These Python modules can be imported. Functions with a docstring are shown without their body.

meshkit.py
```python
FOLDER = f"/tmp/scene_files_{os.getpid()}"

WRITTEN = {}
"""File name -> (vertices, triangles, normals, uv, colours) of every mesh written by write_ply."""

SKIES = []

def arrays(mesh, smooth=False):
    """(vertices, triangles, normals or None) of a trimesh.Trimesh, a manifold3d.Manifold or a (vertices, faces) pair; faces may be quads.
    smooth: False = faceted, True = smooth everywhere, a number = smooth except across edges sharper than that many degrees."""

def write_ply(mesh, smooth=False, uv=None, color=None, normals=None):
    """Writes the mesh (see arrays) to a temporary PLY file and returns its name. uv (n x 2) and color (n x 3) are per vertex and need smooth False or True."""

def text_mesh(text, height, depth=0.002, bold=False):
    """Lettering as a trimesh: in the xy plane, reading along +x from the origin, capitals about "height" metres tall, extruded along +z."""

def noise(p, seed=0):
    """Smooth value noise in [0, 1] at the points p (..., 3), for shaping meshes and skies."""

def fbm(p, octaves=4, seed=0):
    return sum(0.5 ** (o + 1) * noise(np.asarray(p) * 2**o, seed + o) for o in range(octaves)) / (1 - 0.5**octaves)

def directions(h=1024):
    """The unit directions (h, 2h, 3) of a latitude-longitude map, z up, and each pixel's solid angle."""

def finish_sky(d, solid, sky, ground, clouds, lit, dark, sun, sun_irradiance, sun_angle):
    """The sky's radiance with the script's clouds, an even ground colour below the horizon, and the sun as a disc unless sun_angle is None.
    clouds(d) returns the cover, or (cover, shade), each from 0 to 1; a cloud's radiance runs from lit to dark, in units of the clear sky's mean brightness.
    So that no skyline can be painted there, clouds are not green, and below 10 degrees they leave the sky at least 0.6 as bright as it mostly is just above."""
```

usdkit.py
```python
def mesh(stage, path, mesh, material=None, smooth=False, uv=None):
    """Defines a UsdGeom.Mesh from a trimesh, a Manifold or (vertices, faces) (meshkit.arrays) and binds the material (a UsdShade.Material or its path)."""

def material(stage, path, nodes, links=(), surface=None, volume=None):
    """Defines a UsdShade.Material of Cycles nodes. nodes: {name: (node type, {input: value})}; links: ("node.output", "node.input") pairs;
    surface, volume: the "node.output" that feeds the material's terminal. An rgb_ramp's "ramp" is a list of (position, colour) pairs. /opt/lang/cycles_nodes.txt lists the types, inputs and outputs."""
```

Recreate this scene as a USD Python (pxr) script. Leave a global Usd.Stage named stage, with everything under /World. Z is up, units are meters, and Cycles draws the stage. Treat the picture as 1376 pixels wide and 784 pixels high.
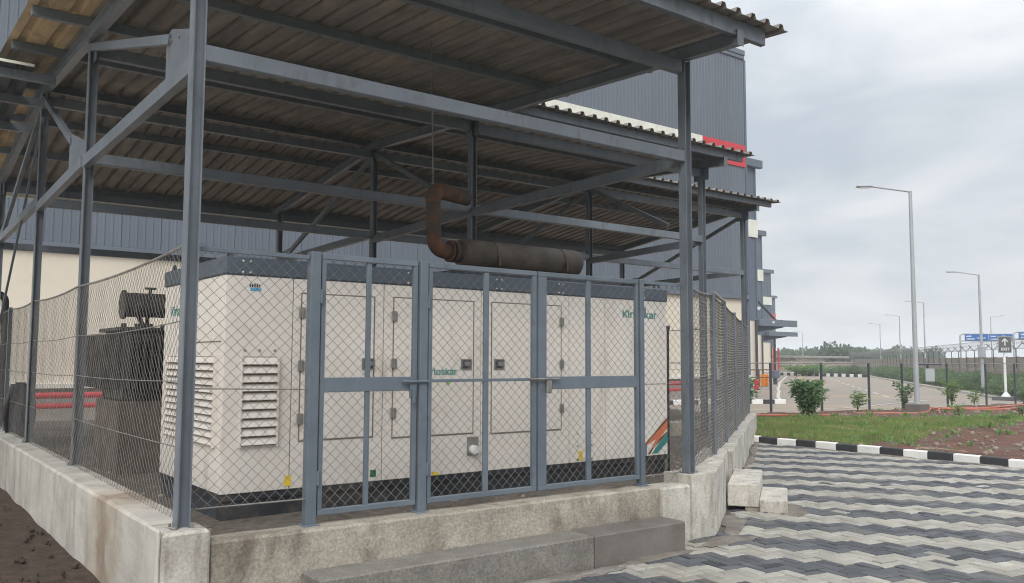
import math, random, re
import numpy as np
import usdkit, meshkit
from pxr import Usd, UsdGeom, UsdLux, UsdShade, Gf, Sdf

stage = Usd.Stage.CreateInMemory()
UsdGeom.SetStageUpAxis(stage, 'Z'); UsdGeom.SetStageMetersPerUnit(stage, 1.0)
UsdGeom.Xform.Define(stage, '/World'); UsdGeom.Scope.Define(stage, '/World/Looks')
rng = np.random.default_rng(7); random.seed(7)

# ------------------------------------------------------------------ camera
YAW, PITCH, ROLL = 0.648322296, 0.0791859557, 0.00416933396
FW = np.array([math.sin(YAW)*math.cos(PITCH), math.cos(YAW)*math.cos(PITCH), math.sin(PITCH)])
RT = np.cross(FW, [0, 0, 1]); RT /= np.linalg.norm(RT); UP = np.cross(RT, FW)
R2 = math.cos(ROLL)*RT + math.sin(ROLL)*UP; U2 = -math.sin(ROLL)*RT + math.cos(ROLL)*UP
cam = UsdGeom.Camera.Define(stage, '/World/camera')
cam.CreateHorizontalApertureAttr(36.0); cam.CreateVerticalApertureAttr(36.0*583/1024)
cam.CreateFocalLengthAttr(1151.13*36/1376); cam.CreateFStopAttr(0.0)
cam.CreateClippingRangeAttr(Gf.Vec2f(0.05, 20000))
cam.AddTransformOp().Set(Gf.Matrix4d(*R2, 0, *U2, 0, *(-FW), 0, 0, 0, 1.7, 1))
cam.CreateExposureAttr(0.40)

# ------------------------------------------------------------------ sky and sun
SUN = np.array([-0.60, -0.58, 0.70]); SUN /= np.linalg.norm(SUN)
SE, SR = math.asin(SUN[2]), math.atan2(SUN[0], SUN[1])
sky_nodes = {
 'sky': ('sky_texture', {'sky_type': 'single_scattering', 'sun_disc': False, 'sun_elevation': SE, 'sun_rotation': SR}),
 'tc': ('texture_coordinate', {}),
 'sep': ('separate_xyz', {}),
 'el0': ('math', {'math_type': 'maximum', 'value2': 0.0}),
 'el': ('math', {'math_type': 'power', 'value2': 2.0}),
 'cie': ('map_range', {'from_min': 0.0, 'from_max': 1.0, 'to_min': 5.3, 'to_max': 17.0}),
 'mp': ('mapping', {'mapping_type': 'point', 'scale': (1.0, 1.0, 2.6)}),
 'n1': ('noise_texture', {'scale': 2.6, 'detail': 8.0, 'roughness': 0.50, 'distortion': 0.5}),
 'n2': ('noise_texture', {'scale': 5.5, 'detail': 5.0, 'roughness': 0.55, 'distortion': 0.6}),
 'mixn': ('mix_float', {'fac': 0.35}),
 'cl': ('rgb_ramp', {'ramp': [(0.34, (0.72, 0.79, 0.87)), (0.43, (0.85, 0.905, 0.965)), (0.50, (0.97, 1.01, 1.055)), (0.56, (1.08, 1.105, 1.13)), (0.64, (1.22, 1.225, 1.22))]}),
 'sc': ('mix', {'mix_type': 'multiply', 'fac': 1.0}),
 'comb': ('combine_xyz', {}),
 'fin': ('mix', {'mix_type': 'mix', 'fac': 0.93}),
 'bg': ('background_shader', {'strength': 0.1}),
}
sky_links = [('tc.generated', 'sep.vector'), ('sep.z', 'el0.value1'), ('el0.value', 'el.value1'), ('el.value', 'cie.value'), ('tc.generated', 'mp.vector'),
 ('mp.vector', 'n1.vector'), ('mp.vector', 'n2.vector'), ('n1.fac', 'mixn.a'), ('n2.fac', 'mixn.b'), ('mixn.result', 'cl.fac'),
 ('cie.result', 'comb.x'), ('cie.result', 'comb.y'), ('cie.result', 'comb.z'),
 ('cl.color', 'sc.color1'), ('comb.vector', 'sc.color2'), ('sky.color', 'fin.color1'), ('sc.color', 'fin.color2'), ('fin.color', 'bg.color')]
skym = usdkit.material(stage, '/World/Looks/sky', sky_nodes, sky_links, surface='bg.background')
dome = UsdLux.DomeLight.Define(stage, '/World/sky')
UsdShade.MaterialBindingAPI.Apply(dome.GetPrim()).Bind(skym)
dome.GetPrim().SetCustomDataByKey('kind', 'structure')
sun = UsdLux.DistantLight.Define(stage, '/World/sun')
sun.CreateIntensityAttr(0.40); sun.CreateAngleAttr(24.0); sun.CreateNormalizeAttr(True); sun.CreateColorAttr(Gf.Vec3f(1.0, 0.955, 0.89))
zc = SUN; xc = np.cross([0, 0, 1], zc); xc /= np.linalg.norm(xc); yc = np.cross(zc, xc)
sun.AddTransformOp().Set(Gf.Matrix4d(*xc, 0, *yc, 0, *zc, 0, 0, 0, 0, 1))

# ------------------------------------------------------------------ materials
def mat(name, c, c2=None, rough=0.7, scale=3.0, detail=5.0, lo=0.35, hi=0.65, bump=0.0, bscale=60.0, bdist=0.01, metallic=0.0,
        spec=0.4, stretch=(1, 1, 1), stain=None, stain_scale=1.2, stain_lo=0.5, stain_hi=0.72, stain_stretch=(1, 1, 1), vary=0.0, local=False, grain=0.0, gscale=120.0):
    """colour c broken up by noise towards c2; stain: (colour) dirt patches with a shape of their own; vary: brightness change from object to object"""
    n = {'g': ('texture_coordinate', {}) if local else ('geometry', {}), 'm': ('mapping', {'scale': stretch}),
         'n': ('noise_texture', {'scale': scale, 'detail': detail, 'roughness': 0.6}),
         'r': ('rgb_ramp', {'ramp': [(lo, c), (hi, c2 or tuple(x*0.86 for x in c))]}),
         'p': ('principled_bsdf', {'roughness': rough, 'metallic': metallic, 'specular_ior_level': spec})}
    src = 'g.object' if local else 'g.position'
    l = [(src, 'm.vector'), ('m.vector', 'n.vector'), ('n.fac', 'r.fac')]
    out = 'r.color'
    if stain:
        n['sm'] = ('mapping', {'scale': stain_stretch}); n['sn'] = ('noise_texture', {'scale': stain_scale, 'detail': 6.0, 'roughness': 0.65, 'distortion': 0.3})
        n['sr'] = ('map_range', {'from_min': stain_lo, 'from_max': stain_hi, 'clamp': True}); n['sx'] = ('mix', {'color2': stain})
        l += [(src, 'sm.vector'), ('sm.vector', 'sn.vector'), ('sn.fac', 'sr.value'), ('sr.result', 'sx.fac'), (out, 'sx.color1')]; out = 'sx.color'
    if grain:
        n['gn'] = ('noise_texture', {'scale': gscale, 'detail': 4.0, 'roughness': 0.75}); n['gr'] = ('map_range', {'from_min': 0.3, 'from_max': 0.7, 'to_min': 1-grain, 'to_max': 1+grain*0.6}); n['gm'] = ('vector_math', {'math_type': 'scale'})
        l += [(src, 'gn.vector'), ('gn.fac', 'gr.value'), (out, 'gm.vector1'), ('gr.result', 'gm.scale')]; out = 'gm.vector'
    if vary:
        n['oi'] = ('object_info', {}); n['vr'] = ('map_range', {'to_min': 1-vary, 'to_max': 1+vary}); n['vm'] = ('vector_math', {'math_type': 'scale'})
        l += [('oi.random', 'vr.value'), (out, 'vm.vector1'), ('vr.result', 'vm.scale')]; out = 'vm.vector'
    l.append((out, 'p.base_color'))
    if bump:
        n['bn'] = ('noise_texture', {'scale': bscale, 'detail': 4.0, 'roughness': 0.6}); n['b'] = ('bump', {'strength': bump, 'distance': bdist})
        l += [(src, 'bn.vector'), ('bn.fac', 'b.height'), ('b.normal', 'p.normal')]
    return usdkit.material(stage, '/World/Looks/' + name, n, l, surface='p.BSDF')

def leafmat(name, c, c2, scale=2.0, trans=0.3):
    n = {'g': ('geometry', {}), 'n': ('noise_texture', {'scale': scale, 'detail': 3.0}), 'r': ('rgb_ramp', {'ramp': [(0.35, c), (0.65, c2)]}),
         'p': ('principled_bsdf', {'roughness': 0.55, 'specular_ior_level': 0.3}), 't': ('translucent_bsdf', {}), 'x': ('mix_closure', {'fac': trans})}
    l = [('g.position', 'n.vector'), ('n.fac', 'r.fac'), ('r.color', 'p.base_color'), ('r.color', 't.color'), ('p.BSDF', 'x.closure1'), ('t.BSDF', 'x.closure2')]
    return usdkit.material(stage, '/World/Looks/' + name, n, l, surface='x.closure')

M = {}
M['steel'] = mat('blue_grey_paint', (0.150, 0.174, 0.200), (0.118, 0.138, 0.160), rough=0.42, scale=2.5, bump=0.05, bscale=90, stain=(0.085, 0.085, 0.085), stain_scale=4.5, stain_lo=0.54, stain_hi=0.8, stain_stretch=(2.0, 2.0, 0.6), vary=0.10)
M['gate'] = mat('gate_paint', (0.132, 0.160, 0.190), (0.105, 0.130, 0.156), rough=0.45, scale=4, stain=(0.075, 0.09, 0.10), stain_scale=7, stain_lo=0.58, stain_hi=0.8, vary=0.06)
M['roofsheet'] = mat('roof_sheet', (0.255, 0.228, 0.200), (0.155, 0.143, 0.132), rough=0.6, scale=1.6, stretch=(3.0, 0.6, 1), stain=(0.33, 0.28, 0.22), stain_scale=1.1, stain_lo=0.55, stain_hi=0.75, vary=0.12)
M['roofvergelit'] = mat('side_lit_roof_sheet', (0.50, 0.375, 0.22), (0.30, 0.225, 0.14), rough=0.6, scale=1.6, stretch=(3.0, 0.6, 1), stain=(0.17, 0.13, 0.095), stain_scale=1.6, stain_lo=0.5, stain_hi=0.7)  # lighter tan copy of the roof sheet: warm side light put into the colour
M['galv'] = mat('galvanised_wire', (0.255, 0.242, 0.228), (0.155, 0.147, 0.138), rough=0.55, scale=9, metallic=0.2)
M['galvfar'] = mat('galvanised_far_wire', (0.24, 0.24, 0.235), (0.18, 0.18, 0.18), rough=0.55, scale=5)
M['concrete'] = mat('concrete', (0.43, 0.39, 0.325), (0.29, 0.262, 0.215), rough=0.9, grain=0.42, gscale=55, scale=2.6, detail=8, bump=0.35, bscale=55, bdist=0.012,
                    stain=(0.17, 0.145, 0.115), stain_scale=1.7, stain_lo=0.50, stain_hi=0.70, stain_stretch=(1.6, 1.6, 0.8))
M['concretelight'] = mat('limewashed_concrete', (0.56, 0.535, 0.48), (0.38, 0.36, 0.32), rough=0.9, grain=0.28, gscale=45, scale=3.5, detail=8, bump=0.3, bscale=45, bdist=0.012,
                    stain=(0.24, 0.21, 0.175), stain_scale=3.0, stain_lo=0.50, stain_hi=0.72, stain_stretch=(2.5, 2.5, 0.5), vary=0.06)
M['concretestep'] = mat('damp_concrete', (0.175, 0.158, 0.142), (0.12, 0.108, 0.098), rough=0.85, grain=0.25, gscale=70, scale=1.8, detail=6, bump=0.15, bscale=70, bdist=0.008, stain=(0.21, 0.195, 0.18), stain_scale=1.3)
M['concretestepold'] = mat('grey_step_concrete', (0.25, 0.235, 0.21), (0.17, 0.158, 0.142), rough=0.9, grain=0.45, gscale=60, scale=4, detail=8, bump=0.3, bscale=70, bdist=0.01, stain=(0.19, 0.18, 0.17), stain_scale=2.5)
M['white'] = mat('canopy_white', (0.70, 0.655, 0.605), (0.645, 0.60, 0.55), rough=0.42, bump=0.06, bscale=2.2, bdist=0.03, scale=1.6, spec=0.4, stain=(0.42, 0.35, 0.27), stain_scale=2.6, stain_lo=0.56, stain_hi=0.88, stain_stretch=(1.6, 1.6, 0.6))
M['seam'] = mat('rubber_seam', (0.19, 0.165, 0.14), rough=0.9)
M['dark'] = mat('dark_grey_paint', (0.055, 0.065, 0.078), (0.042, 0.05, 0.06), rough=0.5, scale=3, stain=(0.10, 0.10, 0.10), stain_scale=4, stain_lo=0.58, stain_hi=0.8)
M['skid'] = mat('skid_paint', (0.028, 0.033, 0.038), (0.02, 0.022, 0.025), rough=0.65, scale=4, stain=(0.09, 0.08, 0.07), stain_scale=3)
M['capgrey'] = mat('cap_grey', (0.082, 0.104, 0.132), (0.065, 0.084, 0.108), rough=0.5, scale=2, stain=(0.12, 0.12, 0.12), stain_scale=5, stain_lo=0.6)
M['zinc'] = mat('zinc_fitting', (0.28, 0.27, 0.25), (0.20, 0.19, 0.175), rough=0.5, scale=14, metallic=0.4, local=False)
M['louvredark'] = mat('louvre_gap', (0.26, 0.215, 0.17), (0.18, 0.145, 0.115), rough=0.9)
M['teal'] = mat('teal_lettering', (0.02, 0.22, 0.19), rough=0.5)
M['green'] = mat('green_print', (0.22, 0.50, 0.10), rough=0.5)
M['darkgreen'] = mat('dark_green_label', (0.02, 0.14, 0.07), rough=0.5)
M['orange'] = mat('orange_print', (0.62, 0.16, 0.06), rough=0.5)
M['brown'] = mat('brown_print', (0.14, 0.055, 0.03), rough=0.5)
M['yellow'] = mat('yellow_label', (0.75, 0.55, 0.03), rough=0.5)
M['blueprint'] = mat('blue_label', (0.10, 0.35, 0.55), rough=0.5)
M['blackprint'] = mat('black_print', (0.05, 0.045, 0.045), rough=0.5)
M['rust'] = mat('rusty_pipe', (0.19, 0.085, 0.040), (0.085, 0.055, 0.042), rough=0.85, scale=7, bump=0.3, bscale=60, stain=(0.055, 0.048, 0.042), stain_scale=4.5, stain_lo=0.45, stain_hi=0.65)
M['sootpipe'] = mat('sooty_pipe', (0.085, 0.066, 0.050), (0.055, 0.045, 0.038), rough=0.8, scale=6, bump=0.2, bscale=60, stain=(0.15, 0.075, 0.04), stain_scale=5)
M['silencer'] = mat('silencer_steel', (0.155, 0.120, 0.086), (0.09, 0.072, 0.056), rough=0.6, scale=2.2, bump=0.15, bscale=50, stain=(0.05, 0.042, 0.036), stain_scale=2.0, stain_lo=0.45, stain_hi=0.7)
M['black'] = mat('black_metal', (0.022, 0.023, 0.025), (0.03, 0.03, 0.032), rough=0.6)
M['trafo'] = mat('transformer_grey', (0.040, 0.041, 0.042), (0.028, 0.029, 0.030), rough=0.55, scale=4, stain=(0.075, 0.065, 0.055), stain_scale=3)
M['brownplinth'] = mat('sooty_plinth', (0.150, 0.125, 0.105), (0.095, 0.080, 0.068), rough=0.95, scale=4, bump=0.4, bscale=40)
M['clad'] = mat('grey_cladding', (0.138, 0.162, 0.196), (0.124, 0.146, 0.178), rough=0.5, scale=0.5, stretch=(1, 1, 0.3), stain=(0.12, 0.14, 0.17), stain_scale=0.8, stain_stretch=(2, 2, 0.25), vary=0.04)
M['claddark'] = mat('dark_cladding', (0.115, 0.140, 0.180), (0.10, 0.123, 0.16), rough=0.5, scale=0.4)
M['cream'] = mat('cream_plaster', (0.68, 0.62, 0.52), (0.64, 0.58, 0.49), rough=0.85, scale=0.6, stain=(0.55, 0.49, 0.41), stain_scale=0.7, stain_lo=0.55, stain_hi=0.8)
M['stripewhite'] = mat('white_stripe', (0.72, 0.72, 0.64), rough=0.5)
M['stripered'] = mat('red_stripe', (0.58, 0.045, 0.06), rough=0.45)
M['dado'] = mat('grey_dado', (0.30, 0.275, 0.25), (0.24, 0.22, 0.20), rough=0.9, scale=1.5)
M['whitepaint'] = mat('white_paint', (0.78, 0.78, 0.76), (0.70, 0.70, 0.68), rough=0.6, scale=6, stain=(0.5, 0.48, 0.45), stain_scale=9, stain_lo=0.58, stain_hi=0.8)
M['blackpaint'] = mat('black_paint', (0.030, 0.032, 0.036), (0.045, 0.046, 0.05), rough=0.6, scale=6, stain=(0.10, 0.10, 0.10), stain_scale=9, stain_lo=0.6)
M['redpipe'] = mat('red_pipe', (0.50, 0.045, 0.055), (0.42, 0.04, 0.05), rough=0.45)
M['soil'] = mat('dark_soil', (0.085, 0.058, 0.043), (0.045, 0.032, 0.025), rough=1.0, scale=9, detail=9, bump=0.8, bscale=35, bdist=0.03)
M['redsoil'] = mat('red_soil', (0.150, 0.072, 0.050), (0.085, 0.046, 0.034), rough=1.0, scale=2.5, detail=10, bump=0.8, bscale=18, bdist=0.04, stain=(0.11, 0.085, 0.065), stain_scale=0.8, stain_lo=0.5, stain_hi=0.62)
M['yard'] = mat('yard_gravel', (0.17, 0.145, 0.12), (0.085, 0.075, 0.065), rough=1.0, scale=14, detail=9, bump=0.8, bscale=40, bdist=0.03, stain=(0.24, 0.215, 0.185), stain_scale=0.9)
M['sand'] = mat('bedding_sand', (0.13, 0.115, 0.10), (0.085, 0.075, 0.065), rough=1.0, scale=9, detail=8, bump=0.5, bscale=80)
M['spill'] = mat('cement_spill', (0.125, 0.108, 0.092), (0.21, 0.19, 0.165), rough=1.0, scale=5, detail=9, bump=0.7, bscale=35, bdist=0.02)
M['asphalt'] = mat('asphalt', (0.29, 0.255, 0.22), (0.245, 0.215, 0.187), rough=0.9, scale=0.4, detail=10, stain=(0.33, 0.265, 0.195), stain_scale=0.12, stain_lo=0.45, stain_hi=0.65)
M['asphaltline'] = mat('road_marking', (0.62, 0.60, 0.55), (0.5, 0.48, 0.44), rough=0.8, scale=2)
M['farground'] = mat('scrubland', (0.10, 0.095, 0.055), (0.15, 0.12, 0.08), rough=1.0, scale=0.05, detail=8)
M['grass'] = leafmat('grass_blade', (0.125, 0.20, 0.05), (0.22, 0.28, 0.085), scale=1.1, trans=0.25)
M['lawn'] = mat('lawn_soil', (0.10, 0.15, 0.035), (0.16, 0.14, 0.06), rough=1.0, scale=2, detail=8, bump=0.5, bscale=30)
M['leaf'] = leafmat('leaf_green', (0.085, 0.165, 0.075), (0.145, 0.235, 0.105), scale=5)
M['leafpale'] = leafmat('leaf_pale', (0.13, 0.22, 0.06), (0.17, 0.27, 0.10), scale=6)
M['leafhedge'] = leafmat('leaf_hedge', (0.085, 0.145, 0.065), (0.145, 0.215, 0.10), scale=0.6)
M['leaffar'] = leafmat('leaf_far', (0.075, 0.115, 0.070), (0.12, 0.16, 0.095), scale=0.12)
M['stem'] = mat('plant_stem', (0.12, 0.10, 0.06), (0.08, 0.07, 0.04), rough=0.9, scale=20)
M['bark'] = mat('bark', (0.10, 0.08, 0.06), (0.07, 0.055, 0.045), rough=0.9, scale=6)
M['flower'] = mat('yellow_flower', (0.62, 0.45, 0.08), rough=0.7)
M['lamp'] = mat('lamp_grey', (0.42, 0.44, 0.455), (0.37, 0.39, 0.405), rough=0.45, scale=2, metallic=0.2)
M['signblue'] = mat('sign_blue', (0.02, 0.13, 0.42), rough=0.45)
M['signwhite'] = mat('sign_white', (0.80, 0.80, 0.80), rough=0.5)
M['signgrey'] = mat('sign_grey', (0.115, 0.118, 0.122), rough=0.5)
M['perim'] = mat('precast_wall', (0.30, 0.265, 0.225), (0.24, 0.215, 0.185), rough=0.95, scale=0.8, detail=6, stain=(0.34, 0.29, 0.22), stain_scale=0.4, vary=0.08)
M['hose'] = mat('orange_hose', (0.50, 0.14, 0.085), (0.30, 0.095, 0.065), rough=0.5)
M['barrier'] = mat('orange_plastic', (0.80, 0.28, 0.04), rough=0.5)
M['cloth'] = mat('grey_cloth', (0.10, 0.10, 0.105), (0.07, 0.07, 0.075), rough=0.95, scale=8)
M['rubble'] = mat('rubble', (0.30, 0.24, 0.19), (0.20, 0.16, 0.13), rough=1.0, scale=8, vary=0.25)
M['bounceground'] = mat('pale_bounce_ground', (0.50, 0.45, 0.37), (0.42, 0.375, 0.31), rough=0.9, scale=0.6, detail=7)  # pale tone for the added ground that bounces light
M['mud'] = mat('mud_stain', (0.30, 0.215, 0.13), (0.22, 0.155, 0.095), rough=0.95, scale=4)

def streaked_wall():
    n = {'g': ('geometry', {}), 's': ('separate_xyz', {}), 'n': ('noise_texture', {'scale': 2.4, 'detail': 8.0, 'roughness': 0.62}), 'r': ('rgb_ramp', {'ramp': [(0.34, (0.36, 0.345, 0.315)), (0.52, (0.45, 0.43, 0.39)), (0.66, (0.52, 0.49, 0.435))]}),
         'w': ('noise_texture', {'scale': 4.0, 'detail': 5.0}), 'w1': ('math', {'math_type': 'multiply_add', 'value2': 0.9, 'value3': -7.55}), 'ad': ('math', {'math_type': 'add'}), 'ab': ('math', {'math_type': 'absolute'}),
         'mk': ('map_range', {'range_type': 'smoothstep', 'from_min': 0.85, 'from_max': 0.05, 'to_min': 0.0, 'to_max': 0.45, 'clamp': True}), 'x': ('mix', {'color2': (0.30, 0.205, 0.115)}),
         'm2': ('map_range', {'range_type': 'smoothstep', 'from_min': 0.30, 'from_max': 0.0, 'to_min': 0.0, 'to_max': 0.42, 'clamp': True}), 'x2': ('mix', {'color2': (0.12, 0.07, 0.04)}),
         'st': ('mapping', {'scale': (2.2, 2.2, 0.35)}), 'sn': ('noise_texture', {'scale': 1.6, 'detail': 6.0, 'roughness': 0.65}), 'sm': ('map_range', {'from_min': 0.52, 'from_max': 0.72, 'to_max': 0.75, 'clamp': True}), 'x3': ('mix', {'color2': (0.20, 0.185, 0.165)}),
         'bn': ('noise_texture', {'scale': 40.0, 'detail': 5.0}), 'b': ('bump', {'strength': 0.3, 'distance': 0.01}), 'p': ('principled_bsdf', {'roughness': 0.9})}
    l = [('g.position', 's.vector'), ('g.position', 'n.vector'), ('g.position', 'w.vector'), ('n.fac', 'r.fac'), ('w.fac', 'w1.value1'), ('s.y', 'ad.value1'), ('w1.value', 'ad.value2'), ('ad.value', 'ab.value1'), ('ab.value', 'mk.value'), ('ab.value', 'm2.value'),
         ('g.position', 'st.vector'), ('st.vector', 'sn.vector'), ('sn.fac', 'sm.value'), ('sm.result', 'x3.fac'), ('r.color', 'x3.color1'), ('x3.color', 'x.color1'), ('mk.result', 'x.fac'), ('x.color', 'x2.color1'), ('m2.result', 'x2.fac'), ('x2.color', 'p.base_color'), ('g.position', 'bn.vector'), ('bn.fac', 'b.height'), ('b.normal', 'p.normal')]
    return usdkit.material(stage, '/World/Looks/streaked_wall', n, l, surface='p.BSDF')
M['streakedwall'] = streaked_wall()
def paver_mat():
    n = {'a': ('attribute', {'attribute': 'tone'}), 'g': ('geometry', {}), 'n': ('noise_texture', {'scale': 3.0, 'detail': 9.0, 'roughness': 0.7}),
         'f': ('noise_texture', {'scale': 160.0, 'detail': 3.0}), 'r': ('map_range', {'from_min': 0.3, 'from_max': 0.72, 'to_min': 0.74, 'to_max': 1.14}),
         'd': ('noise_texture', {'scale': 0.9, 'detail': 8.0, 'roughness': 0.65}), 'dr': ('map_range', {'from_min': 0.50, 'from_max': 0.74, 'to_min': 0.0, 'to_max': 0.7, 'clamp': True}),
         'm': ('vector_math', {'math_type': 'scale'}), 'x': ('mix', {'color2': (0.215, 0.195, 0.17)}), 'p': ('principled_bsdf', {'roughness': 0.75, 'specular_ior_level': 0.45}), 'b': ('bump', {'strength': 0.25, 'distance': 0.004})}
    l = [('g.position', 'n.vector'), ('g.position', 'f.vector'), ('g.position', 'd.vector'), ('n.fac', 'r.value'), ('a.color', 'm.vector1'), ('r.result', 'm.scale'), ('d.fac', 'dr.value'),
         ('dr.result', 'x.fac'), ('m.vector', 'x.color1'), ('x.color', 'p.base_color'), ('f.fac', 'b.height'), ('b.normal', 'p.normal')]
    return usdkit.material(stage, '/World/Looks/paver', n, l, surface='p.BSDF')
M['paver'] = paver_mat()

# ------------------------------------------------------------------ helpers
used = {}
def path_for(name, parent):
    base = str(parent.GetPath()) if parent is not None else '/World'
    k = used.get((base, name), 0); used[(base, name)] = k + 1
    return f'{base}/{name}' if k == 0 else f'{base}/{name}_{k:03d}'
def tag(p, label=None, cat=None, group=None, kind=None):
    for k, v in (('label', label), ('category', cat), ('group', group), ('kind', kind)):
        if v: p.SetCustomDataByKey(k, v)
    return p
def thing(name, label=None, cat=None, loc=(0, 0, 0), rz=0.0, group=None, kind=None):
    x = UsdGeom.Xform.Define(stage, path_for(name, None))
    x.AddTranslateOp().Set(Gf.Vec3d(*map(float, loc)))
    if rz: x.AddRotateZOp().Set(float(rz))
    return tag(x.GetPrim(), label, cat, group, kind)
def copy(src, loc, rz=0.0, label=None, group=None):
    d = src.GetCustomData()
    x = thing(re.sub(r'_\d{3}$', '', src.GetName()), label or d['label'], d['category'], loc, rz, group or d.get('group'))
    x.GetReferences().AddInternalReference(src.GetPath()); x.SetInstanceable(True)
    return x
class MB:
    def __init__(s): s.v = []; s.f = []; s.n = 0
    def add(s, v, f):
        v = np.asarray(v, float); f = np.asarray(f, int)
        if f.shape[1] == 4: f = np.vstack([f[:, [0, 1, 2]], f[:, [0, 2, 3]]])
        s.v.append(v); s.f.append(f + s.n); s.n += len(v); return s
    def obox(s, c, ax, ay, az, bev=0.0):
        """box round c with half-extent vectors ax, ay, az (right-handed)"""
        c, ax, ay, az = (np.asarray(q, float) for q in (c, ax, ay, az))
        if bev <= 0:
            S = np.array([[x, y, z] for z in (-1, 1) for y in (-1, 1) for x in (-1, 1)], float)
            v = c + S[:, :1]*ax + S[:, 1:2]*ay + S[:, 2:]*az
            f = [[0, 2, 3, 1], [4, 5, 7, 6], [0, 1, 5, 4], [2, 6, 7, 3], [0, 4, 6, 2], [1, 3, 7, 5]]
            return s.add(v, f)
        L = [np.linalg.norm(q) for q in (ax, ay, az)]; k = [max(0.0, 1 - bev/l) for l in L]
        v, idx = [], {}
        for x in (-1, 1):
            for y in (-1, 1):
                for z in (-1, 1):
                    for w in range(3):
                        q = [x*k[0], y*k[1], z*k[2]]; q[w] = (x, y, z)[w]
                        idx[(x, y, z, w)] = len(v); v.append(c + q[0]*ax + q[1]*ay + q[2]*az)
        F = []
        def quad(a, b, cc, d):
            p = np.array([v[i] for i in (a, b, cc, d)]); nn = np.cross(p[1]-p[0], p[2]-p[0])
            F.append([a, b, cc, d] if nn @ (p.mean(0)-c) > 0 else [a, d, cc, b])
        for w in range(3):
            u1, u2 = [i for i in range(3) if i != w]
            for sg in (-1, 1):
                def K(a, b):
                    q = [0, 0, 0]; q[w] = sg; q[u1] = a; q[u2] = b; return idx[(*q, w)]
                quad(K(-1, -1), K(1, -1), K(1, 1), K(-1, 1))
            for a in (-1, 1):
                for b in (-1, 1):
                    def E(t, ww):
                        q = [0, 0, 0]; q[w] = t; q[u1] = a; q[u2] = b; return idx[(*q, ww)]
                    quad(E(-1, u1), E(1, u1), E(1, u2), E(-1, u2))
        s.add(v, F)
        T = []
        for x in (-1, 1):
            for y in (-1, 1):
                for z in (-1, 1):
                    t = [idx[(x, y, z, w)] for w in range(3)]; p = np.array([v[i] for i in t])
                    if np.cross(p[1]-p[0], p[2]-p[0]) @ (p.mean(0)-c) < 0: t = t[::-1]
                    T.append(t)
        s.f.append(np.array(T) + s.n - len(v)); return s
    def box(s, x0, x1, y0, y1, z0, z1, bev=0.0):
        return s.obox(((x0+x1)/2, (y0+y1)/2, (z0+z1)/2), ((x1-x0)/2, 0, 0), (0, (y1-y0)/2, 0), (0, 0, (z1-z0)/2), bev)
    def beam(s, p0, p1, w, h, up=(0, 0, 1), bev=0.0, off=(0, 0)):
        p0, p1 = np.asarray(p0, float), np.asarray(p1, float); a = p1-p0; L = np.linalg.norm(a); a = a/L
        up = np.asarray(up, float); sd = np.cross(a, up); sd /= np.linalg.norm(sd); u = np.cross(sd, a)
        return s.obox((p0+p1)/2 + sd*off[0] + u*off[1], a*L/2, -sd*w/2, u*h/2, bev)
    def isec(s, p0, p1, b, d, up=(0, 0, 1), tf=0.008, tw=0.006):
        s.beam(p0, p1, b, tf, up, off=(0, d/2-tf/2)); s.beam(p0, p1, b, tf, up, off=(0, -d/2+tf/2)); return s.beam(p0, p1, tw, d-2*tf-0.0004, up)
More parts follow.
